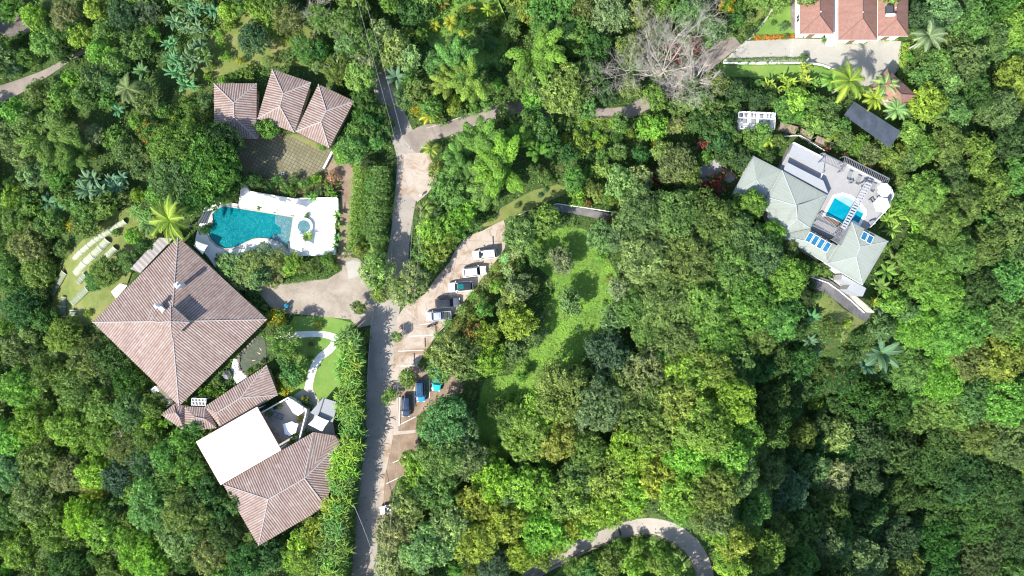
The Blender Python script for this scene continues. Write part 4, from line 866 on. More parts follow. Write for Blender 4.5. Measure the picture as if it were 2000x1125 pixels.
# brick coloured pool steps
mb = MB(); mb.prism([W(x, y, 1.0) for x, y in [(1600, 424), (1612, 424), (1640, 438), (1640, 446), (1628, 441)]], TZ - .2, TZ + .05); mb.build('pool_step', M['dirt'], ter)
vil = thing('villa', 'white villa with pale green metal hipped roofs and solar panels', 'house', W(1560, 440, 0))
def vroof(eave, ez, ridge, rz, facets, hips=()):
    E = [Vector(W(x, y, ez)) for x, y in eave]; Rg = [Vector(W(x, y, rz)) for x, y in ridge]; A = E + Rg; mb = MB()
    for f in facets: corr(mb, [A[i] for i in f], .6, .0)
    rf = mb.build('roof', M['zinc'], vil); sb = MB(); sb.prism([p[:2] for p in E], ez - .25, ez - .02); sb.build('fascia', M['white'], rf)
    rc = MB(); up = Vector((0, 0, .03))
    for a, b in hips: rc.tube([A[a] + up, A[b] + up], .065, 6)
    if hips: rc.build('ridge_cap', M['ridge2'], rf)
    MB().prism(inset([p[:2] for p in E], .6), -4, ez - .26).build('wall', M['whitewall'], vil); return rf
M['ridge2'] = plain('bluish_ridge', (0.44, 0.50, 0.54), .5, var=.05)
vroof([(1470, 303.5), (1528, 333), (1499, 384), (1463, 390), (1432, 378)], 3.4, [(1478, 352)], 4.05, [(0, 1, 5), (1, 2, 5), (2, 3, 5), (3, 4, 5), (4, 0, 5)], [(4, 5), (2, 5)])
vroof([(1474, 374), (1500, 388), (1505, 413), (1456, 411)], 3.75, [(1486, 398)], 4.3, [(0, 1, 4), (1, 2, 4), (2, 3, 4), (3, 0, 4)], [(3, 4)])
vroof([(1528, 333), (1616, 381), (1583, 446), (1522, 459), (1500, 425), (1499, 385)], 3.9, [(1555, 401), (1557, 428)], 4.9, [(0, 1, 6), (1, 2, 7, 6), (2, 3, 7), (3, 4, 7), (4, 5, 6, 7), (5, 0, 6)], [(0, 6), (1, 6), (5, 6), (6, 7), (3, 7), (2, 7)])
rfS = vroof([(1582, 447), (1637, 481), (1616, 516), (1522, 459)], 3.55, [(1575, 471), (1612, 492)], 3.95, [(0, 1, 5, 4), (1, 2, 5), (2, 3, 4, 5), (3, 0, 4)], [(3, 4)])
rfE = vroof([(1664.5, 434), (1735, 471), (1685, 557), (1614, 515)], 3.9, [(1680, 482), (1672, 502)], 4.6, [(0, 1, 4), (1, 2, 5, 4), (2, 3, 5), (3, 0, 4, 5)], [(0, 4), (4, 5), (2, 5), (3, 5), (1, 4)])
def spanel(px, py, z, wx, wy, ang, tilt, parent):
    x, y, _ = W(px, py, z); c, s = math.cos(ang), math.sin(ang); mb = MB(); V = []
    for dz_ in (-.05, 0):
        for a, b in ((-1, -1), (1, -1), (1, 1), (-1, 1)):
            X, Y = a * wx / 2, b * wy / 2; V.append((x + X * c - Y * s, y + X * s + Y * c, z + dz_ + Y * tilt))
    mb.add(V, [(3, 2, 1, 0), (4, 5, 6, 7), (0, 1, 5, 4), (1, 2, 6, 5), (2, 3, 7, 6), (3, 0, 4, 7)]); f = mb.build('solar_panel', M['solar'], parent)
    mb = MB()
    for a, b, c2_, d in ((-1, -1, 1, -1), (1, -1, 1, 1), (1, 1, -1, 1), (-1, 1, -1, -1)):
        q = [Vector((x + X * wx / 2 * c - Y * wy / 2 * s, y + X * wx / 2 * s + Y * wy / 2 * c, z + .02 + Y * wy / 2 * tilt)) for X, Y in ((a, b), (c2_, d))]; mb.beam(q[0], q[1], .06, .06)
    mb.build('panel_frame', M['white'], f)
for px, py in ((1581, 463.5), (1592, 469.5), (1603, 476), (1614.5, 482.5)): spanel(px, py, 4.05, .92, 1.75, R(-29), .12, rfS)
for px, py in ((1688, 461), (1699, 467.5)): spanel(px, py, 4.55, .95, 1.5, R(-29), -.18, rfE)
vz = MB(); vz.prism([W(x, y, 2.2) for x, y in [(1645, 536), (1660, 545), (1692, 563), (1685, 579), (1654, 565), (1660, 556), (1643, 546)]], -4, 2.2); vz.build('side_porch', M['palegrey'], vil)
openings(vil, [W(x, y, 0)[:2] for x, y in [(1440, 380), (1520, 452), (1612, 508), (1680, 548)]], 0.4, 'whitewall', 4.5, 9)
# terrace furniture
for k, (px, py, t) in enumerate([(1657, 344, 'leftmost lounger in the row on the villa terrace'), (1674, 353, 'second lounger from the left on the villa terrace'), (1685, 359.5, 'third lounger on the villa terrace, just left of the green planter'), (1703, 367.5, 'lounger right of the green planter on the villa terrace')]):
    lounger(px, py, TZ + .01, R(66), 'grey ' + t)
def round_table(px, py, z, rad, label, mat, name='round_table', cat='table'):
    x, y, _ = W(px, py, z); r = thing(name, label, cat, (x, y, z)); MB().cyl(x, y, z + .68, z + .74, rad, n=24).build('table_top', M[mat], r); MB().cyl(x, y, z, z + .68, .08, n=8).build('pedestal', M['grey'], r)
    MB().cyl(x, y, z + .742, z + .80, rad * .35, rad * .3, n=16).build('centre_tray', M['grey'], r); return r
round_table(1714, 381, TZ + .01, .72, 'dark grey round table on the villa terrace', 'cushion')
def parasol(px, py, z, size, h, label, ang=0, nside=8, mat='membrane', rim=.5):
    x, y, _ = W(px, py, z + h); r = thing('parasol', label, 'parasol', (x, y, z)); mb = MB(); ap = (x, y, z + h + rim); V = [ap]
    for i in range(nside):
        t = ang + 2 * math.pi * (i + .5) / nside; V.append((x + size * math.cos(t), y + size * math.sin(t), z + h))
        t2 = ang + 2 * math.pi * (i + 1) / nside; q = size * math.cos(math.pi / nside) * .94; V.append((x + q * math.cos(t2), y + q * math.sin(t2), z + h + .08))
    m = 2 * nside; mb.add(V, [(0, 1 + i, 1 + (i + 1) % m) for i in range(m)]); mb.build('canopy', M[mat], r)
    MB().cyl(x, y, z, z + h + rim * .9, .04, n=8).build('pole', M['grey'], r)
    mb = MB()
    for i in range(nside):
        t = ang + 2 * math.pi * (i + .5) / nside; mb.tube([(x, y, z + h + rim - .05), (x + size * .97 * math.cos(t), y + size * .97 * math.sin(t), z + h - .04)], .018, 4)
    mb.build('ribs', M['grey'], r); MB().cyl(x, y, z, z + .1, .3, n=12).build('base', M['grey'], r); return r
parasol(1727, 371, TZ + .01, 1.35, 2.3, 'white parasol beyond the round table on the villa terrace')
parasol(1722, 400, TZ + .01, 1.6, 2.3, 'white parasol at the outer corner of the villa terrace', R(20), 6)
def stool(px, py, z, label):
    x, y, _ = W(px, py, z); r = thing('garden_stool', label, 'stool', (x, y, z)); MB().cyl(x, y, z + .1, z + .45, .26, .24, n=14).build('seat', M['turq'], r); MB().cyl(x, y, z, z + .1, .2, n=14).build('base', M['grey'], r)
stool(1722.5, 388.5, TZ + .01, 'turquoise round stool just right of the dark round table'); stool(1709, 397.5, TZ + .01, 'turquoise round stool below the dark round table')
def armchair(px, py, z, ang, label, mat='cushion', s=1.0):
    x, y, _ = W(px, py, z); r = thing('armchair', label, 'chair', (x, y, z)); c, q = math.cos(ang), math.sin(ang)
    def B(lx, ly, z0, z1, ox, oy, nm, m): MB().box(x + ox * c - oy * q, y + ox * q + oy * c, z + z0, z + z1, lx * s, ly * s, ang).build(nm, M[m], r)
    B(.66, .6, .18, .42, 0, 0, 'seat', mat); B(.14, .74, .1, .8, -.42 * s, 0, 'backrest', mat); B(.66, .1, .12, .6, 0, .37 * s, 'armrest', mat); B(.66, .1, .12, .6, 0, -.37 * s, 'armrest', mat)
    for a in (-.25, .25):
        for b in (-.25, .25): B(.06, .06, 0, .18, a * s, b * s, 'leg', 'grey')
armchair(1701, 392, TZ + .01, R(30), 'dark armchair left of the turquoise stool below the round table')
armchair(1557, 332, TZ + .42, R(60), 'single grey armchair on the villa upper deck beside the metal roof')
armchair(1700, 436, TZ + .01, R(200), 'dark armchair by the banana leaves at the lower terrace edge')
armchair(1659, 355, TZ + .01, R(100), 'small dark armchair below the row of terrace loungers', s=.8)
def planter(px, py, z, lx, ly, ang, label, tint=(0.04, 0.10, 0.03)):
    x, y, _ = W(px, py, z); r = thing('planter', label, 'planter', (x, y, z)); MB().box(x, y, z, z + .5, lx, ly, ang, 0, 1.05, 1.05).build('pot', M['whitewall'], r)
    rng = np.random.default_rng(int(px)); n = 260; Q = np.stack([(rng.random(n) - .5) * lx, (rng.random(n) - .5) * ly, rng.random(n) * .35 + .5], -1); c, s = math.cos(ang), math.sin(ang)
    Q = np.stack([Q[:, 0] * c - Q[:, 1] * s, Q[:, 0] * s + Q[:, 1] * c, Q[:, 2]], -1); o = link('plant', leafmesh('plant', Q, rng.normal(size=(n, 3)) + (0, 0, 1.2), .12, .5, rng), r); o.color = (*tint, 1)
# ================================================================ POOL GARDEN
PD = [(472, 355), (487, 373), (530, 380), (570, 388), (620, 388), (658, 386), (660, 410), (653, 436), (653, 497), (590, 500), (540, 506), (470, 512), (420, 522), (405, 500), (380, 474), (384, 455), (392, 430), (400, 404), (436, 394), (466, 398)]
EXCL.append(PD)
POOL = [(436, 402), (573, 424), (563, 488), (552, 478), (540, 471), (528, 467), (516, 465.5), (505, 465), (494, 467), (478, 474), (466, 481), (454, 484.5), (440, 486), (424, 480), (412, 468), (407, 457), (400, 452), (404, 444), (416, 434), (414, 418), (424, 408)]
dz = .35; mb = MB(); PW = [W(x, y, dz) for x, y in POOL]; JX, JY = 593.6, 442; JC = [W(JX + 14 * math.cos(t), JY + 14 * math.sin(t), dz)[:2] for t in np.linspace(0, 6.283, 24, endpoint=False)]
hole_prism(mb, [W(x, y, dz) for x, y in PD], PW, -3, dz); tag(mb.build('pool_deck', M['whitestone']), kind='structure')
pl = thing('swimming_pool', 'large teal swimming pool with one curving side and a grey shallow end', 'pool', W(490, 444, 0))
flat([p for p in POOL if True], dz - .13, 'water', 'pool', pl); flat([(538, 420), (573, 424.5), (563, 487), (552, 477), (538, 469), (532, 463), (533, 457), (549, 457), (548, 445), (537, 436)], dz - .126, 'shallow_step', 'shallow', pl)
mb = MB(); hole_prism(mb, inset(PW, -.28), inset(PW, .06), dz - .3, dz + .035); mb.build('coping', M['cream'], pl)
for k in range(4): mb = MB(); mb.prism([W(x, y, .3 + .12 * k) for x, y in [(408 - 5 * k, 418 + 1.5 * k), (413 - 5 * k, 410 + 1.5 * k), (415 - 5 * k, 411 + 2 * k), (404 - 5 * k, 437), (401 - 5 * k, 436)]], .0, .42 + .12 * k); mb.build('cascade_step', M['slate'], pl)
sp = thing('hot_tub', 'round white rimmed hot tub with patterned water right of the pool', 'hot tub', W(JX, JY, dz)); x, y, _ = W(JX, JY, .8)
mb = MB(); n = 28
for i in range(n):
    pass
ring = [(x + 1.62 * math.cos(t), y + 1.62 * math.sin(t)) for t in np.linspace(0, 6.283, n, endpoint=False)]; ri = [(x + 1.18 * math.cos(t), y + 1.18 * math.sin(t)) for t in np.linspace(0, 6.283, n, endpoint=False)]
hole_prism(mb, ring, ri, dz, .85); mb.build('rim', M['white'], sp); MB().cyl(x, y, .4, .78, 1.2, n=28).build('water', M['shallow'], sp)
def sail(pts, z, label, name='shade_umbrella', cat='umbrella', hgt=.5, mat='membrane', pole=True, base=.35):
    A = [Vector(W(px, py, z)) for px, py in pts]; c = sum(A, Vector()) / len(A); r = thing(name, label, cat, (c.x, c.y, base)); mb = MB(); n = len(A); V = [c + Vector((0, 0, hgt))]
    for i in range(n): V.append(A[i]); V.append((A[i] + A[(i + 1) % n]) / 2 * .94 + c * .06 + Vector((0, 0, .08)))
    m = 2 * n; mb.add(V, [(0, 1 + (i + 1) % m, 1 + i) for i in range(m)]); mb.build('canopy', M[mat], r)
    if pole:
        MB().cyl(c.x, c.y, base, z + hgt - .02, .045, n=8).build('pole', M['grey'], r); MB().box(c.x, c.y, base, base + .08, .6, .6, .4).build('base', M['grey'], r)
        mb = MB(); [mb.tube([c + Vector((0, 0, hgt - .06)), a + Vector((0, 0, -.03))], .02, 4) for a in A]; mb.build('ribs', M['grey'], r)
    return r
sail([(484, 374), (516, 380), (512, 404), (482, 396)], 2.6, 'leftmost white square umbrella along the upper pool edge')
sail([(522, 384), (546, 390), (541, 415), (514, 406)], 2.6, 'middle white square umbrella along the upper pool edge')
sail([(560, 390), (590, 407), (572, 420), (550, 414)], 2.6, 'rightmost white square umbrella along the upper pool edge')
sail([(384, 471), (406, 479), (396, 497), (378, 480)], 2.4, 'small white square umbrella beside the right eave of the square roof')
sail([(566, 464), (592, 466), (590, 492), (568, 484)], 2.4, 'white square umbrella below the hot tub')
# wall of the pool deck
def wallrun(pts, z0, h, th, mat, label, name='garden_wall', cat='wall', kind=None):
    mb = MB(); A = [Vector(W(x, y, z0 + h)) for x, y in pts]
    for a, b in zip(A[:-1], A[1:]): d = (b - a); c = (a + b) / 2; mb.box(c.x, c.y, z0 - 1.5, z0 + h, d.length + th * .5, th, math.atan2(d.y, d.x))
    o = mb.build(name, M[mat]); tag(o, label, cat); return o
wallrun([(472, 355), (487, 374), (570, 388), (657, 386)], 0, 1.3, .2, 'whitewall', 'white wall along the upper edge of the big pool deck')
wallrun([(659, 388), (660, 410), (654, 436), (654, 497)], 0, .8, .2, 'whitewall', 'white low wall along the right edge of the big pool deck')
wallrun([(648, 297), (632, 328)], 0, .7, .35, 'white', 'short white parapet at the right end of the brown paved court')
wallrun([(591, 376), (668, 372)], 0, .4, .2, 'wood', 'thin brown edging above the pool deck plants')
# boulder like dry bush
o = link('dry_bush', crown('dry_bush', 1.4, 1.7, 18, .32, .8, 1800, .1, 900)); o.location = W(653, 347, 0); o.color = (.42, .27, .19, 1); tag(o, 'dry pinkish brown round bush at the lower right corner of the paved court', 'bush')
r = thing('gate_grille', 'small dark slatted gate beside the hedge at the court exit', 'gate', W(703, 320, 0)); mb = MB()
for k in range(5): mb.beam(W(697 + 3 * k, 318, .3), W(696 + 3 * k, 325, .3), .1, .1)
mb.build('bars', M['darkgrey'], r); mb = MB(); mb.beam(W(696, 318, .34), W(711, 319, .34), .12, .12); mb.beam(W(695, 325, .34), W(710, 326, .34), .12, .12); mb.build('frame', M['grey'], r)
r = thing('drain_cover', 'small square drain cover with white frame in the shaded court', 'drain cover', W(552, 339, 0)); x, y, _ = W(552, 339, .1); MB().box(x, y, .03, .1, .62, .55, .1).build('frame', M['white'], r); MB().box(x, y, .1, .13, .34, .3, .1).build('grate', M['darkgrey'], r)
# ================================================================ COURTYARD BESIDE THE CANOPY
CY = [(507, 808), (562, 777), (598, 800), (596, 812), (584, 860), (550, 880)]; EXCL.append(CY)
r = thing('courtyard', 'pale stone sunken courtyard between canopy, white walls and lower house', 'courtyard', W(552, 828, 0)); MB().prism([W(x, y, .25)[:2] for x, y in CY], -1, .25).build('floor', M['cream'], r)
mb = MB(); A = [W(x, y, 1.9) for x, y in CY[:5]]
for a, b in zip(A[:-1], A[1:]): a, b = Vector(a), Vector(b); c = (a + b) / 2; mb.box(c.x, c.y, -1, 1.9, (b - a).length + .1, .22, math.atan2((b - a).y, (b - a).x))
mb.build('wall', M['white'], r)
mb = MB(); mb.prism([W(x, y, 2.1)[:2] for x, y in [(557, 783), (568, 779), (592, 795), (591, 806), (582, 812), (572, 806), (566, 796)]], .26, 2.1); mb.build('curved_bench', M['white'], r)
sail([(552, 828), (570, 823), (583, 828), (578, 845), (566, 852), (556, 848)], 2.5, 'white irregular sail shade in the stone courtyard', 'shade_sail', 'shade sail', .3)
def daybed(px, py, z, ang, lx, ly, label, mat='cushion', cat='daybed'):
    x, y, _ = W(px, py, z + .4); r = thing('daybed', label, cat, (x, y, z)); MB().box(x, y, z + .12, z + .3, lx, ly, ang).build('frame', M['darkgrey'], r); c, s = math.cos(ang), math.sin(ang)
    for q in (-.25, .25): MB().box(x + q * lx * c, y + q * lx * s, z + .302, z + .46, lx * .47, ly * .86, ang, 0, .94, .9).build('cushion', M[mat], r)
    for a in (-.45, .45):
        for b in (-.4, .4): MB().box(x + a * lx * c - b * ly * s, y + a * lx * s + b * ly * c, z, z + .12, .08, .08, ang).build('leg', M['darkgrey'], r)
daybed(542, 812, .25, R(-22), 2.0, .95, 'grey two cushion daybed in the stone courtyard')
for k, (px, py, t) in enumerate([(525, 823, 'topmost'), (531, 836, 'second'), (537.5, 847, 'third'), (544, 859, 'lowest')]):
    x, y, _ = W(px, py, .6); rr = thing('bench_seat', 'beige cushioned seat along the canopy edge in the courtyard, %s of four' % t, 'seat', (x, y, .25), 'beige seats along the canopy edge')
    MB().box(x, y, .25, .55, 1.0, .8, R(-25)).build('base', M['cream'], rr); MB().box(x, y, .552, .68, .92, .72, R(-25), 0, .9, .88).build('cushion', M['gravel'], rr)
flatroof('deck_roof', 'shaded grey blue two panel flat roof at the end of the white path', 'flat roof', [(631, 777), (660, 786), (650, 825), (620, 813), (606, 806)], 2.3, 'greydeck', posts='white')
MB().beam(W(633, 778, 2.36), W(622, 812, 2.36), .14, .1).build('seam', M['darkgrey'], bpy.data.objects['deck_roof'])
sail([(618, 811), (643, 822), (629, 843), (602, 829)], 3.0, 'white square umbrella just above the top of the lower house', base=0)
slab('lower_patio', [(600, 800), (650, 824), (655, 850), (612, 842), (590, 856)], M['cream'], .07)
flatroof('gate_shelter', 'tiny pale shelter roof poking out of the roadside hedge beside the lower house', 'shelter', [(688, 832), (700, 834), (698, 847), (686, 845)], 2.4, 'membrane', posts='white')
r = thing('pergola', 'small white slatted pergola in the corner below the square roof', 'pergola', W(388, 785, 0)); slats([(375, 778), (403, 779), (402, 792), (374, 791)], 2.6, 10, 'slats', r, 'white', .07, base=0)
mb = MB(); A = [Vector(W(x, y, 2.68)) for x, y in [(375, 784), (403, 785)]]; mb.beam(A[0], A[1], .1, .1); mb.build('cross_beam', M['white'], r)
# clutter behind the lower left eave
for k, (px, py, s, a, lab) in enumerate([(308, 768, (2.6, 1.0), -50, 'long pale storage chest behind the lower left eave of the square roof'), (321, 779, (1.2, .9), -40, 'small pale crate next to the storage chest under the eave')]):
    x, y, _ = W(px, py, .6); rr = thing('storage_chest', lab, 'chest', (x, y, 0)); MB().box(x, y, -1, .6, s[0], s[1], R(a)).build('body', M['whitewall'], rr); MB().box(x, y, .602, .68, s[0] + .08, s[1] + .08, R(a)).build('lid', M['white'], rr)
for px, py, rd, lab in ((326, 788, .55, 'pale round water drum behind the eave above the small end roof'), (316, 786, .4, 'smaller grey round drum behind the eave')):
    x, y, _ = W(px, py, .9); rr = thing('water_drum', lab, 'drum', (x, y, -.5)); MB().cyl(x, y, -.5, .9, rd).build('body', M['stack'], rr); MB().cyl(x, y, .902, .96, rd * .7).build('lid', M['grey'], rr)
x, y, _ = W(562, 597, 1); r = thing('water_barrel', 'small blue barrel at the edge of the forecourt by the yellow bush', 'barrel', (x, y, 0)); MB().cyl(x - .3, y, 0, 1.0, .38, n=16).build('body', plain and M['turq'], r); MB().cyl(x - .3, y, 1.0, 1.06, .3, n=16).build('lid', M['solar'], r)
# stones round the pond
rng = random.Random(4); mb = MB()
def stone(mb, x, y, z, s):
    n = 7; ph = rng.random() * 6; V = [(x + s * math.cos(ph + 6.283 * i / n) * rng.uniform(.8, 1.1), y + s * math.sin(ph + 6.283 * i / n) * rng.uniform(.8, 1.1), z) for i in range(n)]; V += [(x + (a - x) * .7, y + (b - y) * .7, z + s * .6) for a, b, c in V]; V.append((x, y, z + s * .75))
    mb.add(V, [(i, (i + 1) % n, n + (i + 1) % n, n + i) for i in range(n)] + [(n + i, n + (i + 1) % n, 2 * n) for i in range(n)])
for k, (px, py) in enumerate(smoothline([(516, 702), (505, 712), (492, 720), (482, 732), (470, 722), (466, 706), (470, 690), (484, 676), (497, 662)], 3)):
    mb = MB(); x, y, _ = W(px + rng.uniform(-1.5, 1.5), py + rng.uniform(-1.5, 1.5)); stone(mb, x, y, 0, rng.uniform(.25, .45)); o = mb.build('pond_stone', M['rocky']); tag(o, 'pale stone in the edging of the garden pond', 'stone', 'stones edging the garden pond')
mb = MB(); x, y, _ = W(446, 731, 0); stone(mb, x, y, -.1, 1.3); tag(mb.build('boulder', M['slate']), 'large dark boulder in the shade beside the white pond terrace', 'boulder')
def koi(px, py, a, lab, c):
    x, y, _ = W(px, py, .06); z = .075; n = 10; V = []
    for i in range(n + 1): s = i / n; w_ = .07 * math.sin(min(1, s * 1.15 + .08) * math.pi) ** .7 if s < .82 else .02 + .09 * (s - .82) / .18; V += [(x + (s - .5) * .6 * math.cos(a) - q * w_ * math.sin(a), y + (s - .5) * .6 * math.sin(a) + q * w_ * math.cos(a), z + .02 * (1 - abs(q))) for q in (-1, 0, 1)]
    mb = MB(); mb.add(V, [(3 * i + j, 3 * i + j + 3, 3 * i + j + 4, 3 * i + j + 1) for i in range(n) for j in (0, 1)]); tag(mb.build('koi_fish', c), lab, 'fish')
kc = plain('koi_skin', (.75, .45, .3), .3, var=.4, scale=8)
koi(506, 690, 2.6, 'pale orange fish at the right side of the pond', kc); koi(495, 704, .2, 'pale orange fish in the lower middle of the pond', kc); koi(509, 682, 2.2, 'pale fish nearest the tree in the pond', kc)
# ================================================================ NETTING TUNNELS on the terraced slope
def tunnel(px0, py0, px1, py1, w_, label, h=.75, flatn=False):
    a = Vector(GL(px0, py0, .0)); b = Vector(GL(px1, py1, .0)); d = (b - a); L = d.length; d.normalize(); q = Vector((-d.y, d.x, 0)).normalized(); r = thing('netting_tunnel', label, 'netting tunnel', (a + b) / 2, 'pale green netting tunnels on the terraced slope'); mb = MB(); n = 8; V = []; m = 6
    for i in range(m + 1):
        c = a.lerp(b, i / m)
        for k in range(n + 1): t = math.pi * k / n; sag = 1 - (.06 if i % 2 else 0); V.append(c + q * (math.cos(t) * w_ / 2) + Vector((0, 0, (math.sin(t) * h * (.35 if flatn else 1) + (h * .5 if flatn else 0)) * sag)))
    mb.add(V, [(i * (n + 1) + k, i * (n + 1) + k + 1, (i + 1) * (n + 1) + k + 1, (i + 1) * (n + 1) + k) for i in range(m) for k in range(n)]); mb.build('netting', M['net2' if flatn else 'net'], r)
    for i in (0, m // 2, m):
        c = a.lerp(b, i / m); mb = MB(); mb.tube([c + q * (math.cos(math.pi * k / n) * w_ * .51) + Vector((0, 0, math.sin(math.pi * k / n) * h * (.37 if flatn else 1.02) + (h * .5 if flatn else 0))) for k in range(n + 1)], .03, 5); mb.build('hoop', M['white'], r)
T1 = [(246, 432), (231, 441), (216, 451), (200, 460), (186, 470), (173, 481), (160, 492), (146, 506)]
O = ['topmost', 'second', 'third', 'fourth', 'fifth', 'sixth', 'seventh', 'lowest']
for i in range(7): a, b = T1[i], T1[i + 1]; tunnel(a[0], a[1], a[0] + (b[0] - a[0]) * .92, a[1] + (b[1] - a[1]) * .92, 1.15, 'pale netting tunnel in the upper left row, %s of seven down the row' % (O[i] if i < 6 else 'lowest'))
T2 = [(212, 469), (198, 484), (182, 499), (166, 514), (148, 536)]
for i in range(4): a, b = T2[i], T2[i + 1]; tunnel(a[0], a[1], a[0] + (b[0] - a[0]) * .92, a[1] + (b[1] - a[1]) * .92, 1.5, 'pale netting tunnel in the middle row, %s of four' % ['topmost', 'second', 'third', 'lowest'][i])
tunnel(227, 484, 208, 502, 1.3, 'short netting tunnel in the right row nearest the rosette leaved tree'); tunnel(206, 503, 190, 520, 1.3, 'short netting tunnel half under leaves below the right row')
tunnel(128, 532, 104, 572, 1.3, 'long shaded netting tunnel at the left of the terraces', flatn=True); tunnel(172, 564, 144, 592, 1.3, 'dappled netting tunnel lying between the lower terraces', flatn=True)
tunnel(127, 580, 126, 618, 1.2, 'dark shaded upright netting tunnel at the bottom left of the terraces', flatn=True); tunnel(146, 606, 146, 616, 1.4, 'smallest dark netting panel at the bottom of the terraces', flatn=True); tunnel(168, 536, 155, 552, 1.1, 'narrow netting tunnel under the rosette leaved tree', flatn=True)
# ================================================================ WALLS, RAMPS, FENCES
def build_ramp(pts, hw, name, label, mat='ramp', railside=None, rails=None, steps=0):
    S = smoothline(pts, 4); r = thing(name, label, 'ramp', G(*S[len(S) // 2])); mb = MB(); L = []; Q = []
    for i, (x, y) in enumerate(S):
        a = S[max(0, i - 1)]; b = S[min(len(S) - 1, i + 1)]; dx, dy = b[0] - a[0], b[1] - a[1]; l = math.hypot(dx, dy); L.append((x - -dy / l * hw, y - dx / l * hw)); Q.append((x + -dy / l * hw, y + dx / l * hw))
    V = [];
    for l, q in zip(L, Q): V += [G(*l, .45), G(*q, .45), G(*l, -1.5), G(*q, -1.5)]
    F = []
    for i in range(len(S) - 1): b = 4 * i; F += [(b, b + 4, b + 5, b + 1), (b, b + 2, b + 6, b + 4), (b + 1, b + 5, b + 7, b + 3)]
    mb.add(V, F); mb.build('slab', M[mat], r); EXCL.append(L + Q[::-1])
    for nm, side in (rails or []):
        mb = MB(); A = [Vector(G(*p, 1.35)) for p in side]
        for a, b in zip(A[:-1], A[1:]): mb.tube([a, b], .06); mb.tube([a - Vector((0, 0, .45)), b - Vector((0, 0, .45))], .035); k = max(1, round((b - a).length / 1.6)); [mb.tube([a.lerp(b, j / k) - Vector((0, 0, .9)), a.lerp(b, j / k)], .045) for j in range(k + 1)]
        mb.build(nm, M['white'], r)
    return r
build_ramp([(1584, 549), (1600, 554), (1620, 562), (1648, 583), (1672, 602), (1698, 618)], 13, 'access_ramp', 'long weathered dark concrete ramp with white railing below the villa', rails=[('railing', [(1584, 541), (1602, 547), (1619, 553), (1640, 568), (1664, 588), (1689, 611)])])
wallrun([(1619, 541), (1642, 556), (1668, 576), (1696, 600), (1707, 610)], -2.0, 1.2, .22, 'kerb', 'pale upper edge wall of the long ramp below the villa')
build_ramp([(1080, 405), (1110, 409), (1150, 416), (1190, 424), (1240, 430)], 7, 'access_ramp', 'short dark and light concrete ramp with white railing above the hillside lawn', rails=[('railing', [(1082, 399), (1090, 398), (1140, 405), (1190, 413), (1242, 421)])])
r = thing('guard_rail', 'short white rail above the parking lot end by the grey green tree', 'railing', W(1020, 417, 0)); mb = MB(); A = [Vector(W(x, y, 1)) for x, y in [(1012, 420), (1035, 410)]]; mb.tube(A, .05); [mb.tube([p - Vector((0, 0, 1)), p], .04) for p in A]; mb.build('rail', M['white'], r)
def fence(pts, label, z=None, h=1.1):
    A = [Vector(G(*p, h)) if z is None else Vector(W(*p, z + h)) for p in pts]; r = thing('railing_fence', label, 'fence', A[0] - Vector((0, 0, h))); mb = MB()
    for a, b in zip(A[:-1], A[1:]): mb.tube([a, b], .055); mb.tube([a - Vector((0, 0, .5)), b - Vector((0, 0, .5))], .035)
    mb.build('rails', M['white'], r)
    for a, b in zip(A[:-1], A[1:]):
        k = max(1, round((b - a).length / 1.9))
        for j in range(k): p = a.lerp(b, j / k); MB().tube([p - Vector((0, 0, h + .3)), p + Vector((0, 0, .04))], .05).build('post', M['white'], r)
fence([(1528, 266), (1562, 264), (1585, 278), (1612, 295)], 'white angled railing between the stone bank and the villa upper deck')
wallrun([(1527, 247), (1560, 256), (1590, 270), (1622, 285)], 0, .6, 1.5, 'stone', 'dry fieldstone bank below the white sun deck', 'stone_wall')
lines('landing', [(1360, 345, 1405, 325), (1366, 352, 1410, 332), (1378, 335, 1430, 350)], 1.4, .05, 'terrace')
slab('villa_path', [(1356, 340), (1372, 322), (1400, 310), (1412, 318), (1408, 326), (1440, 344), (1432, 354), (1396, 345), (1380, 350)], M['terrace'], .09)
wallrun([(1412, 322), (1440, 346)], 0, .5, .25, 'wood', 'brown timber edge of the path to the villa')
kerb('road_kerb', [(766, 470), (763, 520), (745, 572)], .2, .15, 4)
r = thing('mail_box', 'small white box and post at the road edge by the palm below the fork', 'post box', W(821, 382, 0)); x, y, _ = W(821, 382, 1); MB().box(x, y, 0, .8, .12, .12).build('post', M['white'], r); MB().box(x, y, .8, 1.15, .5, .35, .5).build('box', M['white'], r)
# wheel stops
for px, py, t in ((963, 470, 'topmost dark wheel stop beside the grey green tree'), (851, 642, 'short dark wheel stop by the motorcycle'), (830, 669, 'dark wheel stop in the second empty bay below the motorcycle'), (809, 699, 'lowest dark wheel stop nearest the road')):
    x, y, _ = W(px, py, .12); mb = MB(); mb.box(x, y, .05, .17, .17, 1.7 if py != 642 else 1.0, R(2), 0, .7, .98); tag(mb.build('wheel_stop', M['darkgrey']), t, 'wheel stop', 'dark wheel stops of the parking bays')
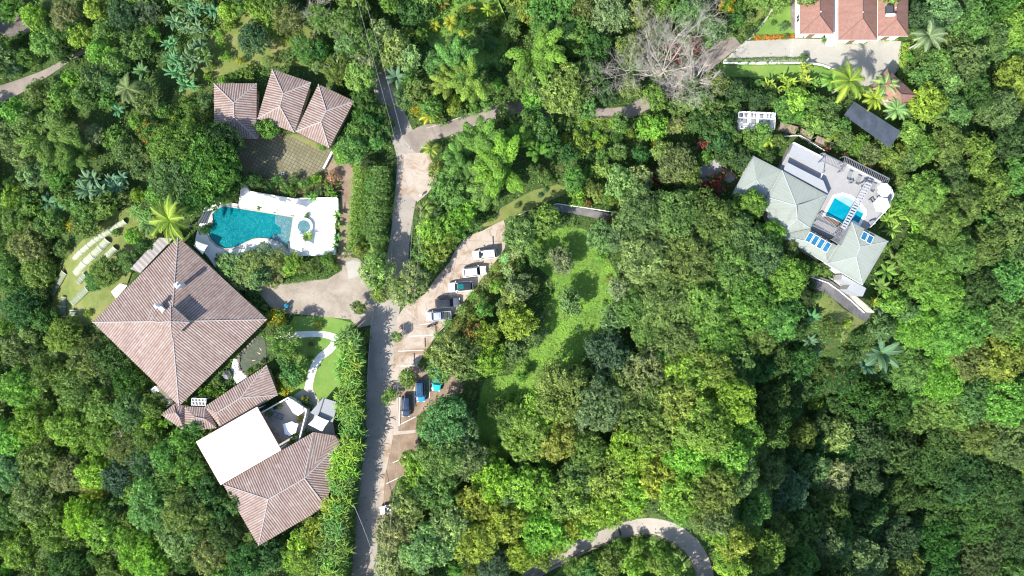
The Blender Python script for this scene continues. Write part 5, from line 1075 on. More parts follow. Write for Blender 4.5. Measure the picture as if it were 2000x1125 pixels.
# utility poles and cables
def pole(px, py, h, label, ang=0):
    x, y, z = G(px, py); r = thing('utility_pole', label, 'utility pole', (x, y, z)); MB().cyl(x, y, z - 1, z + h, .16, .11, 10).build('pole', M['wood'], r); c, s = math.cos(ang), math.sin(ang); mb = MB(); mb.box(x, y, z + h - .5, z + h - .36, 1.7, .12, ang); mb.build('crossarm', M['wood'], r)
    return [Vector((x + k * c, y + k * s, z + h - .3)) for k in (-.7, 0, .7)]
def P_(px, py, z): return W(px, py, z)
def invert(px, py, h):  # ground photo point of something seen at px,py at height h
    k = (CAMH - h) / CAMH; return 1000 + (px - 1000) * k, 562.5 + (py - 562.5) * k
tops = []
for (px, py, lab, a) in ((697, -30, 'utility pole at the top picture edge', .2), (814, 405, 'utility pole hidden in leaves right of the road below the fork', .1), (803, 566, 'utility pole inside the pale trees at the mouth of the parking lot', .0), (757, 1000, 'utility pole beside the white car under the lower trees', 0), (735, 1200, 'utility pole below the bottom picture edge', 0)):
    g = invert(px, py, 8); tops.append(pole(g[0], g[1], 8.5, lab, a))
cm = plain('cable', (.34, .34, .36), .5)
for i in range(len(tops) - 1):
    r = thing('power_cable', 'pair of thin power cables over the road, span %s' % ['above the three tiled houses', 'beside the middle of the upper road', 'over the parking bays and gravel verge', 'past the bottom picture edge'][i], 'power cable', tops[i][1])
    for k in (0, 2):
        A, B = tops[i][k], tops[i + 1][k]; MB().tube([A.lerp(B, t) - Vector((0, 0, 1.2 * 4 * t * (1 - t))) for t in np.linspace(0, 1, 13)], .022, 5).build('cable', cm, r)
r = thing('power_cable', 'single dark service cable crossing the road at the bottom of the picture', 'power cable', W(690, 985, 6)); A, B = Vector(W(690, 985, 6)), Vector(W(742, 1126, 6.5)); MB().tube([A.lerp(B, t) - Vector((0, 0, .8 * 4 * t * (1 - t))) for t in np.linspace(0, 1, 12)], .04, 5).build('cable', cm, r)
# ================================================================ VEHICLES
def car(px, py, ang, label, paint, L=4.5, Wd=1.85, H=1.6, roofpaint=None, front=.24, rear=.10, kind='suv', sunroof=None, rails=False, cat='car', cabin=None, hood=.98, name='parked_car'):
    """ang: heading (direction of the bonnet) in radians; front/rear: where the windscreen foot and tailgate sit, as a share of the length"""
    x0, y0, z0 = W(px, py, .8)[0], W(px, py, .8)[1], .06; r = thing(name, label, cat, (x0, y0, z0), 'cars parked on the concrete bays'); c, s = math.cos(ang), math.sin(ang)
    T = lambda u, v, z: (x0 + u * c - v * s, y0 + u * s + v * c, z0 + z)
    hw = Wd / 2; mb = MB(); S = [(-.5, .80, .42, .72), (-.485, .92, .30, hood * .98), (-.42, .99, .24, hood * 1.0), (-.2, 1, .22, hood * 1.02), (.1, 1, .22, hood * 1.02), (.5 - front, .99, .22, hood), (.5 - front * .5, .975, .24, hood * .95), (.44, .93, .28, hood * .86), (.485, .82, .34, hood * .74), (.5, .70, .40, .58)]
    V = []
    for u, k, zl, zh in S:
        for v, z in ((-.9, zl), (-1, zl + .12), (-1, zh * .72), (-.93, zh * .95), (-.7, zh), (0, zh * 1.012), (.7, zh), (.93, zh * .95), (1, zh * .72), (1, zl + .12), (.9, zl)): V.append(T(u * L, v * hw * k, z))
    n = 11; F = [(i * n + j, i * n + (j + 1) % n, (i + 1) * n + (j + 1) % n, (i + 1) * n + j) for i in range(len(S) - 1) for j in range(n)]; F += [tuple(range(n)), tuple(range((len(S) - 1) * n, len(S) * n))[::-1]]
    mb.add(V, [f[::-1] for f in F]); mb.build('body', paint, r, smooth=False)
    cf0, cf1, cr1, cr0 = cabin or (.5 - front, .5 - front - .13, -.5 + rear + .06, -.5 + rear); zb = hood * 1.0; zt = H
    rp = roofpaint or paint
    base = [(cf0, .88), (cf0 - .02, .93), (cr0 + .02, .93), (cr0, .84)]; top = [(cf1, .70), (cf1 - .02, .76), (cr1 + .02, .76), (cr1, .70)]
    mb = MB(); B = [T(u * L, v * hw, zb) for u, v in [(cf0, -.88), (cf0, .88), (cr0, .86), (cr0, -.86)]]; U = [T(u * L, v * hw, zt - .03) for u, v in [(cf1, -.72), (cf1, .72), (cr1, .72), (cr1, -.72)]]
    mb.add(B + U, [(0, 4, 5, 1), (1, 5, 6, 2), (2, 6, 7, 3), (3, 7, 4, 0)]); mb.build('pillars', paint, r)
    mb = MB(); m = 5; V = []
    for i in range(m + 1):
        for j in range(m + 1):
            u = cf1 + .004 + (cr1 - .004 - cf1 - .004) * i / m; v = -.74 + 1.48 * j / m; e = max(abs(2 * i / m - 1), abs(2 * j / m - 1)); V.append(T(u * L, v * hw * (1 - .06 * (abs(2 * i / m - 1) > .9)), zt - .03 + .05 * (1 - e ** 3)))
    mb.add(V, [(i * (m + 1) + j, i * (m + 1) + j + 1, (i + 1) * (m + 1) + j + 1, (i + 1) * (m + 1) + j) for i in range(m) for j in range(m)]); rf = mb.build('roof', rp, r)
    if rails:
        for v in (-.62, .62): MB().tube([T((cf1 - .04) * L, v * hw, zt + .05), T((cr1 + .04) * L, v * hw, zt + .05)], .03, 5).build('roof_rail', M['darkgrey'], rf)
        if rails == 'ribs':
            for v in (-.4, -.2, 0, .2, .4): MB().tube([T((cf1 - .03) * L, v * hw, zt + .03), T((cr1 + .03) * L, v * hw, zt + .03)], .03, 5).build('roof_rib', M['solar'], rf)
    if sunroof:
        a, b, wv, mt = sunroof; MB().prism([T(u * L, v * hw, 0)[:2] for u, v in ((a, -wv), (a, wv), (b, wv), (b, -wv))], z0 + zt, z0 + zt + .03).build('sunroof', mt, rf)
    def pane(pts, nm):
        P = [Vector(T(u * L, v * hw, z)) for u, v, z in pts]; nn = (P[1] - P[0]).cross(P[2] - P[0]).normalized(); cc = Vector(T((cf0 + cr0) / 2 * L, 0, zb)); nn = -nn if nn.dot(P[0] - cc) < 0 else nn; mb = MB(); mb.add([p + nn * .015 for p in P], [(0, 1, 2, 3)]); return mb.build(nm, M['glass'], r)
    pane([(cf0 - .004, -.80, zb + .03), (cf0 - .004, .80, zb + .03), (cf1 + .006, .66, zt - .07), (cf1 + .006, -.66, zt - .07)], 'windshield')
    pane([(cr0 + .004, -.76, zb + .08), (cr0 + .004, .76, zb + .08), (cr1 - .004, .64, zt - .08), (cr1 - .004, -.64, zt - .08)], 'rear_window')
    for v in (-1, 1): pane([((cf0 - .05), v * .865, zb + .06), ((cr0 + .03), v * .85, zb + .06), ((cr1 + .03), v * .735, zt - .09), ((cf1 - .02), v * .735, zt - .09)], 'side_window')
    for u in (.315, -.30):
        for v in (-1, 1):
            a = Vector(T(u * L, v * (hw - .21), .33)); b = Vector(T(u * L, v * (hw + .005), .33)); w_ = MB().tube([a, b], .33, 16).build('wheel', M['tyre'], r); MB().tube([b - (b - a) * .1, b + (b - a) * .03], .19, 12).build('rim', M['rim'], w_)
    for v in (-1, 1):
        MB().box(*T(.478 * L, v * hw * .66, 0)[:2], z0 + hood * .62, z0 + hood * .76, .16, .34, ang).build('headlight', M['lamp'], r); MB().box(*T(-.488 * L, v * hw * .74, 0)[:2], z0 + hood * .72, z0 + hood * .92, .09, .26, ang).build('tail_light', M['red'], r)
        MB().box(*T((cf0 - .05) * L, v * (hw + .09), 0)[:2], z0 + zb + .02, z0 + zb + .18, .13, .22, ang).build('mirror', paint, r)
    MB().box(*T(.497 * L, 0, 0)[:2], z0 + .42, z0 + .56, .05, hw * .9, ang).build('grille', M['darkgrey'], r)
    return r, T
PW_ = car_paint('white_car_paint', (.80, .80, .80)); PG = car_paint('grey_car_paint', (.16, .17, .20), .5); PS = car_paint('silver_car_paint', (.50, .54, .60), .4); PT = car_paint('teal_car_paint', (.0, .42, .45)); PB = car_paint('blue_car_paint', (.02, .22, .48)); PN = car_paint('navy_car_paint', (.012, .03, .07)); PK = car_paint('black_roof_paint', (.02, .025, .03)); PNR = car_paint('navy_roof_paint', (.02, .055, .12))
TG = plain('teal_sunroof_glass', (.01, .16, .15), .1)
car(946.5, 497, R(180 + 6), 'white boxy suv with a small dark sunroof, topmost car in the upper bays', PW_, 4.5, 1.8, 1.75, sunroof=(.14, .06, .3, M['glass']), front=.26, rear=.03)
car(926.5, 530.5, R(7), 'white rounded suv with bonnet to the right, second in the upper bays', PW_, 4.5, 1.85, 1.6, front=.26, rear=.07, rails=True)
car(899.5, 560, R(180 + 4), 'white hatchback with black roof and teal sunroof, third in the upper bays', PW_, 4.7, 1.85, 1.6, roofpaint=PK, sunroof=(.10, -.13, .5, TG), front=.27, rear=.03)
car(874, 591.5, R(4), 'dark grey suv parked just above the silver pickup', PG, 4.7, 1.85, 1.7, front=.27, rear=.03, rails=True, roofpaint=PK)
car(821.5, 765, R(-88), 'bright blue van with ribbed navy roof between the teal and the dark car', PB, 3.8, 1.65, 1.9, roofpaint=PNR, front=.22, rear=.01, rails='ribs', cabin=(.26, .17, -.47, -.495), cat='van', name='parked_van')
car(793, 793, R(-91), 'dark navy hatchback nearest the road in the lower bays', PN, 3.9, 1.7, 1.5, front=.25, rear=.04)
car(854, 741, R(-97), 'teal sedan half under the tree in the lower bays', PT, 4.4, 1.7, 1.4, front=.27, rear=.16, hood=.88)
r_, T_ = car(764, 996, R(185), 'white car almost wholly hidden under the trees near the bottom of the road', PW_, 4.3, 1.8, 1.5)
# pickup
r_, T = car(857, 617, R(183), 'silver pickup truck with open dark load bed', PS, 4.9, 1.8, 1.65, front=.22, cabin=(.27, .17, -.10, -.14), cat='pickup truck', name='pickup_truck', hood=.95)
mb = MB(); z0 = .06; q = [T(u * 4.9, v * .9, 0)[:2] for u, v in ((-.17, -.84), (-.17, .84), (-.47, .84), (-.47, -.84))]; mb.prism(q, z0 + .9, z0 + .985); mb.build('bed_liner', M['darkgrey'], r_)
mb = MB(); Q = [Vector((*p, z0 + 1.0)) for p in q]; [mb.beam(Q[i], Q[(i + 1) % 4], .1, .14) for i in range(4)]; mb.build('bed_rim', PS, r_)
mb = MB(); mb.tube([T(-.19 * 4.9, -.7, 1.0), T(-.19 * 4.9, -.6, 1.5), T(-.19 * 4.9, .6, 1.5), T(-.19 * 4.9, .7, 1.0)], .04); mb.tube([T(-.33 * 4.9, -.78, 1.05), T(-.33 * 4.9, .78, 1.05)], .04); mb.build('roll_bar', M['darkgrey'], r_)
# motorcycle
x0, y0, _ = W(842, 637, .4); a = R(14); c, s = math.cos(a), math.sin(a); r = thing('motorcycle', 'small dark motorcycle standing alone below the pickup', 'motorcycle', (x0, y0, .06)); T = lambda u, v, z: (x0 + u * c - v * s, y0 + u * s + v * c, .06 + z)
for u in (-.65, .68): w_ = MB().tube([T(u, -.06, .3), T(u, .06, .3)], .3, 18).build('wheel', M['tyre'], r); MB().tube([T(u, -.07, .3), T(u, .07, .3)], .17, 12).build('rim', M['rim'], w_)
MB().tube([T(-.65, 0, .3), T(-.3, 0, .45), T(.1, 0, .4), T(.35, 0, .7), T(.5, 0, .85), T(.68, 0, .3)], [.05, .08, .12, .08, .05, .05], 8).build('frame', M['darkgrey'], r); MB().tube([T(-.05, 0, .8), T(.15, 0, .86), T(.38, 0, .82)], [.10, .17, .10], 10).build('fuel_tank', PG, r)
MB().tube([T(-.72, 0, .78), T(-.35, 0, .78), T(-.02, 0, .76)], [.08, .14, .10], 8).build('seat', M['tyre'], r); MB().tube([T(.38, -.38, 1.0), T(.5, -.15, .95), T(.5, .15, .95), T(.38, .38, 1.0)], .022, 6).build('handlebar', M['grey'], r); MB().tube([T(.56, 0, .84), T(.66, 0, .83)], [.1, .08], 10).build('headlight', M['lamp'], r)
MB().tube([T(-.6, -.16, .28), T(0, -.16, .3)], .05, 8).build('exhaust', M['grey'], r); MB().tube([T(-.95, 0, .55), T(-.65, 0, .66), T(-.4, 0, .55)], .07, 6).build('mudguard', PG, r)
MB().box(*T(0, 0, 0)[:2], .3, .55, .4, .3, a).build('engine', M['grey'], r)
# ================================================================ PLANTS, read off the photograph: kind, x, y, radius in photo px, tint
PL = """
t 20 18 24 mid|t 65 35 26 lime|t 125 32 33 grey|t 145 62 22 dark|t 182 18 24 lime|t 240 26 33 blue|t 292 16 28 blue|t 205 62 26 grey|t 92 85 30 olive|t 160 72 26 bright|t 196 100 28 bright|t 125 104 22 dark|t 50 112 20 mid|t 24 132 18 teal
spiky 14 88 14 fresh|t 265 85 28 mid|t 228 118 26 fresh|t 182 150 26 mid|t 75 182 26 mid|t 122 190 28 fresh|t 165 188 28 mid|t 30 218 30 fresh|t 58 242 30 mid|t 102 232 24 fresh|t 215 160 24 mid|t 140 155 20 bright
banclump 350 45 34 teal|banclump 395 18 30 teal|banclump 330 92 28 teal|banclump 368 118 40 teal|banclump 385 52 26 teal|banana 345 10 20 teal|banclump 355 150 36 teal|banana 278 138 20 teal|banana 392 92 20 teal|banana 420 22 20 teal|palm 258 178 32 grey|t 285 190 30 olive|banana 232 216 16 teal|banana 372 168 22 teal
t 490 74 34 blue|bamboo 105 272 62 fresh|bamboo 150 300 44 mid|t 40 300 34 grey|t 62 342 28 grey|t 100 335 26 mid|t 18 262 28 mid|t 25 388 26 bright|t 30 430 32 olive|orangetree 290 258 26 mid|ball 178 300 13 lime|t 248 292 26 mid|t 225 270 24 mid|t 270 240 22 olive
rain 350 290 62 mid|rain 405 330 62 mid|rain 350 345 60 mid|rain 430 280 46 dark|rain 385 375 48 dark|t 310 380 26 fresh
banclump 195 352 42 teal|banclump 225 345 34 teal|banclump 175 370 30 teal|banana 92 396 22 teal|banana 118 408 16 teal|t 170 420 26 mid|t 205 402 30 mid|t 150 396 24 fresh|t 270 380 16 lime|t 130 380 26 mid|t 120 355 28 mid
palm 343 432 46 ygreen|palm 300 440 26 mid|cane 285 420 20 mid|goldbush 141 440 11 lime|t 165 440 26 mid|t 60 480 44 grey|whitebush 86 465 14 grey|whitebush 80 492 13 grey|t 20 540 34 mid|t 70 530 34 bright|t 45 600 40 dark|t 120 655 38 bright|t 30 680 36 grey|grove 208 530 34 mid|grove 252 512 24 mid|grove 190 548 24 mid|t 285 480 20 dark|t 262 462 18 bright|palmlet 258 500 15 mid|t 10 480 26 mid|t 80 565 22 dark|t 90 625 30 dark
t 400 105 16 fresh|shrub 430 85 12 lime|shrub 410 130 11 fresh|shrub 445 50 13 bright|shrub 385 165 12 mid|shrub 360 200 13 fresh|shrub 405 150 9 lime|shrub 530 60 11 fresh|shrub 575 75 11 olive|shrub 500 30 12 bright|shrub 440 110 12 bright|shrub 345 215 12 olive|t 375 215 16 fresh|shrub 425 65 9 lime|shrub 172 612 9 lime|shrub 226 455 8 fresh|t 95 435 28 mid|t 60 400 28 mid
t 170 700 40 olive|t 215 690 38 dark|t 250 740 34 dark|t 40 760 44 bright|t 95 730 40 mid|t 150 760 44 olive|t 205 790 40 fresh|t 65 825 46 bright|t 20 850 38 bright|t 130 830 42 bright|t 195 850 38 bright|t 255 800 40 fresh|t 290 850 34 mid|t 300 790 28 mid|t 20 920 40 grey|t 80 905 44 grey|t 130 925 36 grey|t 180 920 34 lime|airy 240 870 40 olive|airy 280 900 40 blue|t 235 930 36 blue|airy 180 960 30 lime|t 160 1010 42 lime|t 200 1040 40 lime|t 300 985 56 grey|t 360 1000 52 grey|t 345 1050 44 grey|t 265 1075 42 lime|t 300 1105 36 lime|t 410 1085 36 grey|t 440 1040 36 dark|t 400 960 40 dark|t 370 910 36 mid|t 330 890 36 mid|t 360 860 28 fresh|t 60 980 44 grey|t 15 1000 38 mid|t 100 1040 42 olive|t 35 1075 40 bright|t 125 1100 40 dark|t 75 1115 30 mid|t 480 1100 40 dark|t 430 1110 30 mid|t 460 980 30 dark|t 430 1000 28 dark|t 215 1110 30 mid|t 380 835 20 mid|palmlet 395 845 18 mid|palmlet 420 838 15 dark|shrub 345 840 11 dark|t 530 1085 30 dark|t 270 960 30 mid|t 330 940 34 mid|t 300 830 26 bright|t 335 815 16 fresh
t 420 870 18 dark|t 400 900 26 dark|t 420 930 20 dark
airy 560 38 36 olive|airy 622 32 34 olive|airy 670 45 40 olive|airy 715 92 40 olive|airy 660 130 34 olive|t 740 62 26 pale|airy 590 92 28 olive|t 545 10 28 olive|t 690 8 30 olive|airy 710 128 36 pale|airy 680 90 34 pale|t 724 232 24 dark|t 712 192 26 dark|t 700 150 34 pale|t 770 95 34 pale|t 800 112 28 pale|t 745 115 26 olive|t 520 40 20 lime|t 620 95 22 dark|shrub 470 118 10 gold|shrub 560 112 18 mid|shrub 600 115 16 fresh|airy 520 118 14 pale|shrub 640 108 16 mid|ball 437 158 12 lime|shrub 480 140 16 fresh|shrub 460 150 12 mid|t 445 20 20 lime|t 500 10 22 bright|shrub 555 76 9 lime|shrub 545 55 16 olive|t 470 8 18 mid
banana 775 152 26 teal|t 820 175 28 mid|t 800 160 22 fresh|t 860 130 34 fresh|bamboo 890 130 52 fresh|bamboo 925 160 54 bright|bamboo 880 165 40 bright|ball 884 206 18 lime|ball 888 196 14 lime|t 840 205 26 mid|hedgeball 820 200 14 mid|goldbush 815 210 16 lime|goldbush 825 225 16 mid|palmlet 840 228 22 gold|palmlet 830 205 16 gold|t 790 190 22 mid|shrub 860 235 12 fresh|shrub 900 222 12 fresh|shrub 925 212 13 fresh|shrub 950 205 14 fresh|shrub 975 198 14 fresh|shrub 1000 190 16 fresh
palmlet 865 8 16 gold|palmlet 920 18 13 gold|palmlet 953 22 18 gold|palmlet 850 52 14 gold|palmlet 880 45 18 gold|palmlet 905 62 13 gold|palmlet 775 18 18 mid|t 945 60 18 blue|t 800 25 26 dark|palmlet 960 88 18 dark|t 760 5 24 mid|t 830 15 22 dark|t 905 45 18 dark
t 1080 18 50 mid|t 1130 12 40 mid|t 1190 25 42 grey|bamboo 1045 105 66 bright|bamboo 1085 75 40 fresh|t 1120 60 36 mid|t 1060 155 44 fresh|t 1110 170 50 bright|t 1020 160 28 mid|t 1150 140 34 mid|t 1040 20 28 bright|t 1165 90 34 dark|t 1140 205 28 mid|t 1180 180 26 dark|t 1000 60 20 mid|t 1040 190 24 bright|t 1085 200 26 bright
t 1230 90 30 grey|t 1250 20 30 grey|t 1350 25 34 grey|t 1300 12 26 olive|t 1390 60 28 mid|shrub 1435 35 20 fresh|shrub 1415 60 20 fresh|shrub 1445 15 16 mid|goldbush 1420 15 16 lime|bougain 1322 105 26 dark|bougain 1360 90 20 dark|t 1230 170 22 grey|t 1280 190 26 olive|t 1330 205 24 mid|t 1370 195 28 olive|t 1400 165 26 olive|airy 1350 160 20 grey|t 1440 180 24 dark|airy 1290 60 20 olive|t 1390 215 26 mid|t 1430 210 18 mid|t 1410 245 30 dark
bamboo 940 290 66 bright|bamboo 985 330 64 bright|bamboo 905 310 46 fresh|bamboo 960 360 50 fresh|bamboo 1010 280 40 bright|bamboo 1050 300 24 fresh|t 880 365 44 mid|t 905 410 32 bright|t 930 380 36 fresh|t 855 335 20 bright|palmlet 843 292 22 ygreen|palmlet 833 410 24 olive|t 985 230 24 grey|t 1030 250 32 mid|t 1060 250 28 mid|t 1075 280 24 dark|t 1040 225 22 fresh
t 842 455 28 lime|t 870 440 26 bright|t 850 490 26 lime|t 832 520 24 bright|t 875 470 22 bright|t 895 455 18 bright|t 828 470 20 fresh|t 810 545 34 pale|t 790 570 32 pale|t 830 500 24 fresh|airy 855 505 18 olive|palmlet 880 470 15 fresh|t 920 435 18 mid|t 855 425 18 mid
t 1012 456 34 grey|t 1066 432 30 bright|t 1045 425 20 fresh|t 1175 460 34 grey|t 1096 507 29 grey|t 1112 591 29 grey|t 1012 560 30 grey|t 1000 575 26 grey|t 1035 555 20 olive|t 1050 500 20 mid|t 1200 622 30 grey|t 1212 565 26 pale|t 1240 560 28 pale|t 1183 686 44 blue|t 1010 630 38 gold|airy 950 655 34 gold|t 925 650 24 brown|t 985 600 18 olive|whitebush 1060 625 9 grey|whitebush 1072 612 7 grey|whitebush 1052 640 8 grey|whitebush 1065 650 7 grey|t 1040 660 24 olive|t 1005 685 28 fresh|t 960 705 32 lime|t 885 690 46 grey|t 860 720 28 grey|t 915 715 30 olive|shrub 1175 500 12 bright
cane 855 655 10 olive|cane 876 632 10 olive|cane 900 605 10 olive|cane 925 578 10 olive|cane 948 550 10 olive|cane 968 525 10 olive|cane 985 505 11 pale|cane 1005 495 11 pale|cane 990 530 11 pale|cane 835 690 9 olive|t 970 560 16 lime|t 945 605 18 bright|t 925 625 14 lime
t 1020 735 12 fresh
spiky 1065 372 8 grey|spiky 1078 378 8 grey|spiky 1010 402 10 grey|spiky 1055 382 8 teal|bougain 1200 440 22 mid|bougain 1250 378 16 mid|shrub 1130 385 20 bright|redb 1146 396 10 brown|t 1165 375 18 bright|t 1120 350 24 mid|t 1180 330 20 bright|t 1215 360 36 pale|t 1250 350 30 pale|t 1230 390 24 pale|airy 1208 295 22 grey|ball 1135 286 22 lime|ball 1146 246 9 lime|ball 1165 264 9 lime|ball 1126 262 8 lime|ball 1181 271 9 lime|ball 1170 283 9 lime|ball 1176 244 9 lime|ball 1105 268 10 lime|ball 1195 240 10 lime|ball 1232 262 12 bright|t 1275 250 28 bright|t 1322 245 20 grey|t 1210 240 20 olive|goldbush 1282 280 13 mid|goldbush 1265 248 10 mid|t 1320 320 40 olive|t 1345 345 30 olive|t 1300 300 24 olive|bougain 1280 345 22 mid|bougain 1375 280 18 dark|bougain 1390 365 26 dark|bougain 1410 345 14 dark|goldbush 1240 328 7 gold|shrub 1100 240 18 mid|shrub 1230 240 14 mid|t 1110 300 20 dark|t 1300 345 18 mid|t 1350 380 20 mid|t 1370 240 28 dark|t 1400 275 28 dark|t 1180 385 14 bright|shrub 1150 310 12 dark|t 1250 300 18 dark|shrub 1210 270 14 dark
rain 1250 420 56 mid|rain 1320 425 58 olive|rain 1385 430 56 mid|rain 1440 465 54 olive|rain 1480 500 52 mid|rain 1420 520 60 olive|rain 1345 510 62 olive|rain 1265 500 58 grey|rain 1530 540 48 bright|rain 1520 620 50 fresh|rain 1460 590 60 bright|rain 1380 600 62 bright|rain 1300 590 60 olive|rain 1245 600 44 olive|rain 1480 650 44 fresh|rain 1400 660 50 bright|rain 1330 660 50 olive|rain 1270 650 40 olive|rain 1465 400 34 bright|rain 1505 460 32 bright|rain 1220 460 36 grey|rain 1535 490 24 mid|rain 1555 580 30 dark|rain 1555 640 26 dark
t 1265 725 48 grey|t 1330 715 40 lime|t 1390 720 44 bright|t 1440 700 40 mid|t 1100 765 62 grey|t 1165 790 58 grey|t 1215 760 40 olive|t 1060 800 44 lime|t 1030 850 52 lime|t 1000 830 34 bright|t 1090 860 46 lime|t 870 830 52 grey|t 865 890 54 grey|t 915 900 44 grey|t 900 840 38 grey|t 960 940 46 lime|t 930 980 40 lime|t 850 960 44 mid|t 820 925 30 bright|t 800 900 22 bright|t 795 990 40 pale|t 770 1040 44 pale|t 830 1075 54 pale|t 770 1105 40 pale|t 880 1030 44 pale|t 930 1060 46 lime|t 985 1020 48 lime|t 1040 960 48 lime|t 1000 960 36 pale|t 1060 1040 44 lime|t 1110 975 50 lime|t 1020 1090 34 lime|t 960 1105 34 blue|t 1130 930 40 olive|t 1150 880 44 olive|t 1190 930 50 lime|t 1240 880 54 lime|t 1300 850 50 bright|t 1250 820 46 olive|t 1330 790 48 lime|t 1380 840 56 lime|t 1430 790 52 lime|t 1450 850 44 bright|t 1420 900 44 lime|t 1350 900 46 lime|t 1290 930 48 lime|t 1240 960 42 lime|t 1180 990 40 lime|t 1330 970 46 lime|t 1400 960 46 olive|t 1440 930 40 olive|t 1470 990 38 mid|t 1400 1020 34 olive|t 1430 1060 40 lime|t 1105 1052 26 lime|t 1145 1028 26 bright|t 1190 1008 26 lime|t 1235 985 26 lime|t 1330 1000 26 bright|t 1372 1015 26 olive|t 1405 1045 26 lime|t 1090 1075 20 lime|t 1060 1095 22 bright|t 1415 1090 26 bright|t 1050 1075 26 lime|t 1490 1080 44 bright|t 1430 1110 30 lime|t 1150 1000 30 lime|t 1120 1030 26 lime|t 1190 1100 28 olive|t 1240 1110 26 lime|t 1285 1105 22 bright|t 1312 1112 24 bright 1.7|t 1335 1135 26 mid 1.7|t 1290 1080 16 mid 1.5|t 1150 1115 20 mid|bougain 1195 1085 11 mid|t 1280 770 40 olive|t 970 800 20 dark|airy 975 900 20 olive|t 1360 740 40 lime|t 1210 700 36 blue|t 1300 690 34 olive
t 1510 700 44 dark|t 1560 700 40 dark|redball 1640 742 36 dark|redball 1620 640 26 dark|ball 1595 790 20 lime|t 1500 770 44 dark|t 1550 760 40 dark|t 1500 840 44 dark|t 1560 850 34 mid|t 1630 850 36 pale|t 1600 830 26 mid|t 1590 920 36 grey|t 1630 930 36 pale|t 1540 960 42 teal|t 1500 920 34 mid|t 1680 780 46 dark|t 1740 800 46 dark|t 1690 860 48 dark|t 1750 880 50 dark|t 1680 930 46 dark|t 1740 960 52 dark|t 1810 900 52 dark|t 1820 980 54 dark|t 1880 930 54 dark|t 1900 1010 56 dark|t 1960 950 54 dark|t 1980 1040 56 dark|t 1690 1010 48 dark|t 1750 1050 52 dark|t 1830 1060 52 dark|t 1910 1090 50 dark|t 1620 1000 44 mid|t 1560 1030 42 mid|t 1620 1080 42 grey|t 1690 1095 40 grey|t 1560 1100 40 mid|t 1520 1040 36 mid|t 1770 1110 40 mid|t 1840 1115 36 dark|t 1640 1040 34 dark|spiky 1518 985 12 lime|spiky 1530 1000 12 lime|spiky 1510 1010 10 lime|spiky 1540 985 10 lime|t 1650 880 30 dark|t 1590 870 26 dark|t 1480 720 30 dark|t 1600 720 26 dark|t 1660 690 24 dark
t 1350 1195 50 olive|t 1430 1205 56 mid|t 1510 1205 56 mid|t 1590 1215 50 mid|t 1480 1290 56 mid|t 1560 1300 56 mid|rain 1790 640 48 bright|rain 1850 650 50 bright|rain 1780 720 46 bright|rain 1840 730 54 bright|t 1900 700 50 mid|t 1960 700 48 bright|rain 1860 790 52 bright|t 1920 780 48 mid|t 1980 780 50 fresh|t 1980 860 48 mid|t 1920 850 44 olive|t 1860 850 44 dark|t 1800 800 46 mid|t 1770 770 36 fresh|t 1900 630 44 mid|t 1950 620 48 mid|t 1995 640 40 bright|rain 1835 565 50 bright|t 1900 560 42 dark|t 1960 550 46 fresh|t 1995 500 40 mid|rain 1800 500 46 mid|rain 1860 490 46 mid|t 1920 480 44 mid|t 1975 430 46 mid|rain 1840 430 44 mid|rain 1810 375 42 bright|t 1770 365 24 olive|t 1750 330 22 mid|rain 1880 400 44 mid|t 1860 340 36 dark|t 1930 360 46 mid|t 1985 340 44 mid|t 1900 300 46 olive|t 1850 280 40 olive|t 1960 280 44 dark|t 1800 290 32 mid|t 1780 310 24 mid|t 1812 198 38 lime|t 1780 255 26 bright|t 1760 300 20 mid|t 1860 215 36 mid|t 1900 180 40 dark|t 1950 210 44 mid|t 1990 150 46 bright|t 1880 120 48 mid|t 1930 80 46 mid|t 1980 50 48 bright|t 1830 120 30 mid|t 1850 160 30 grey|t 1890 40 44 mid|t 1840 25 38 grey|t 1940 10 44 dark|t 1880 5 30 mid|t 1795 30 24 dark|t 1800 150 24 mid|t 1770 560 26 bright|t 1740 590 28 bright|t 1720 640 26 mid|t 1770 610 26 mid|banana 1760 600 18 teal|banana 1715 600 18 teal|airy 1785 395 16 pale
banana 1718 688 42 teal|banana 1690 715 22 teal|banana 1745 510 24 fresh|banana 1730 530 24 fresh|banana 1720 560 20 fresh|banclump 1752 435 38 bright|banclump 1775 455 36 bright|banana 1735 420 24 lime|banana 1712 555 14 fresh|t 1755 400 18 mid|t 1760 380 20 mid|banana 1585 620 20 teal|banana 1580 665 18 teal|banana 1590 690 16 teal|palmlet 1640 655 14 olive|shrub 1655 630 9 lime|banana 1705 590 14 gold
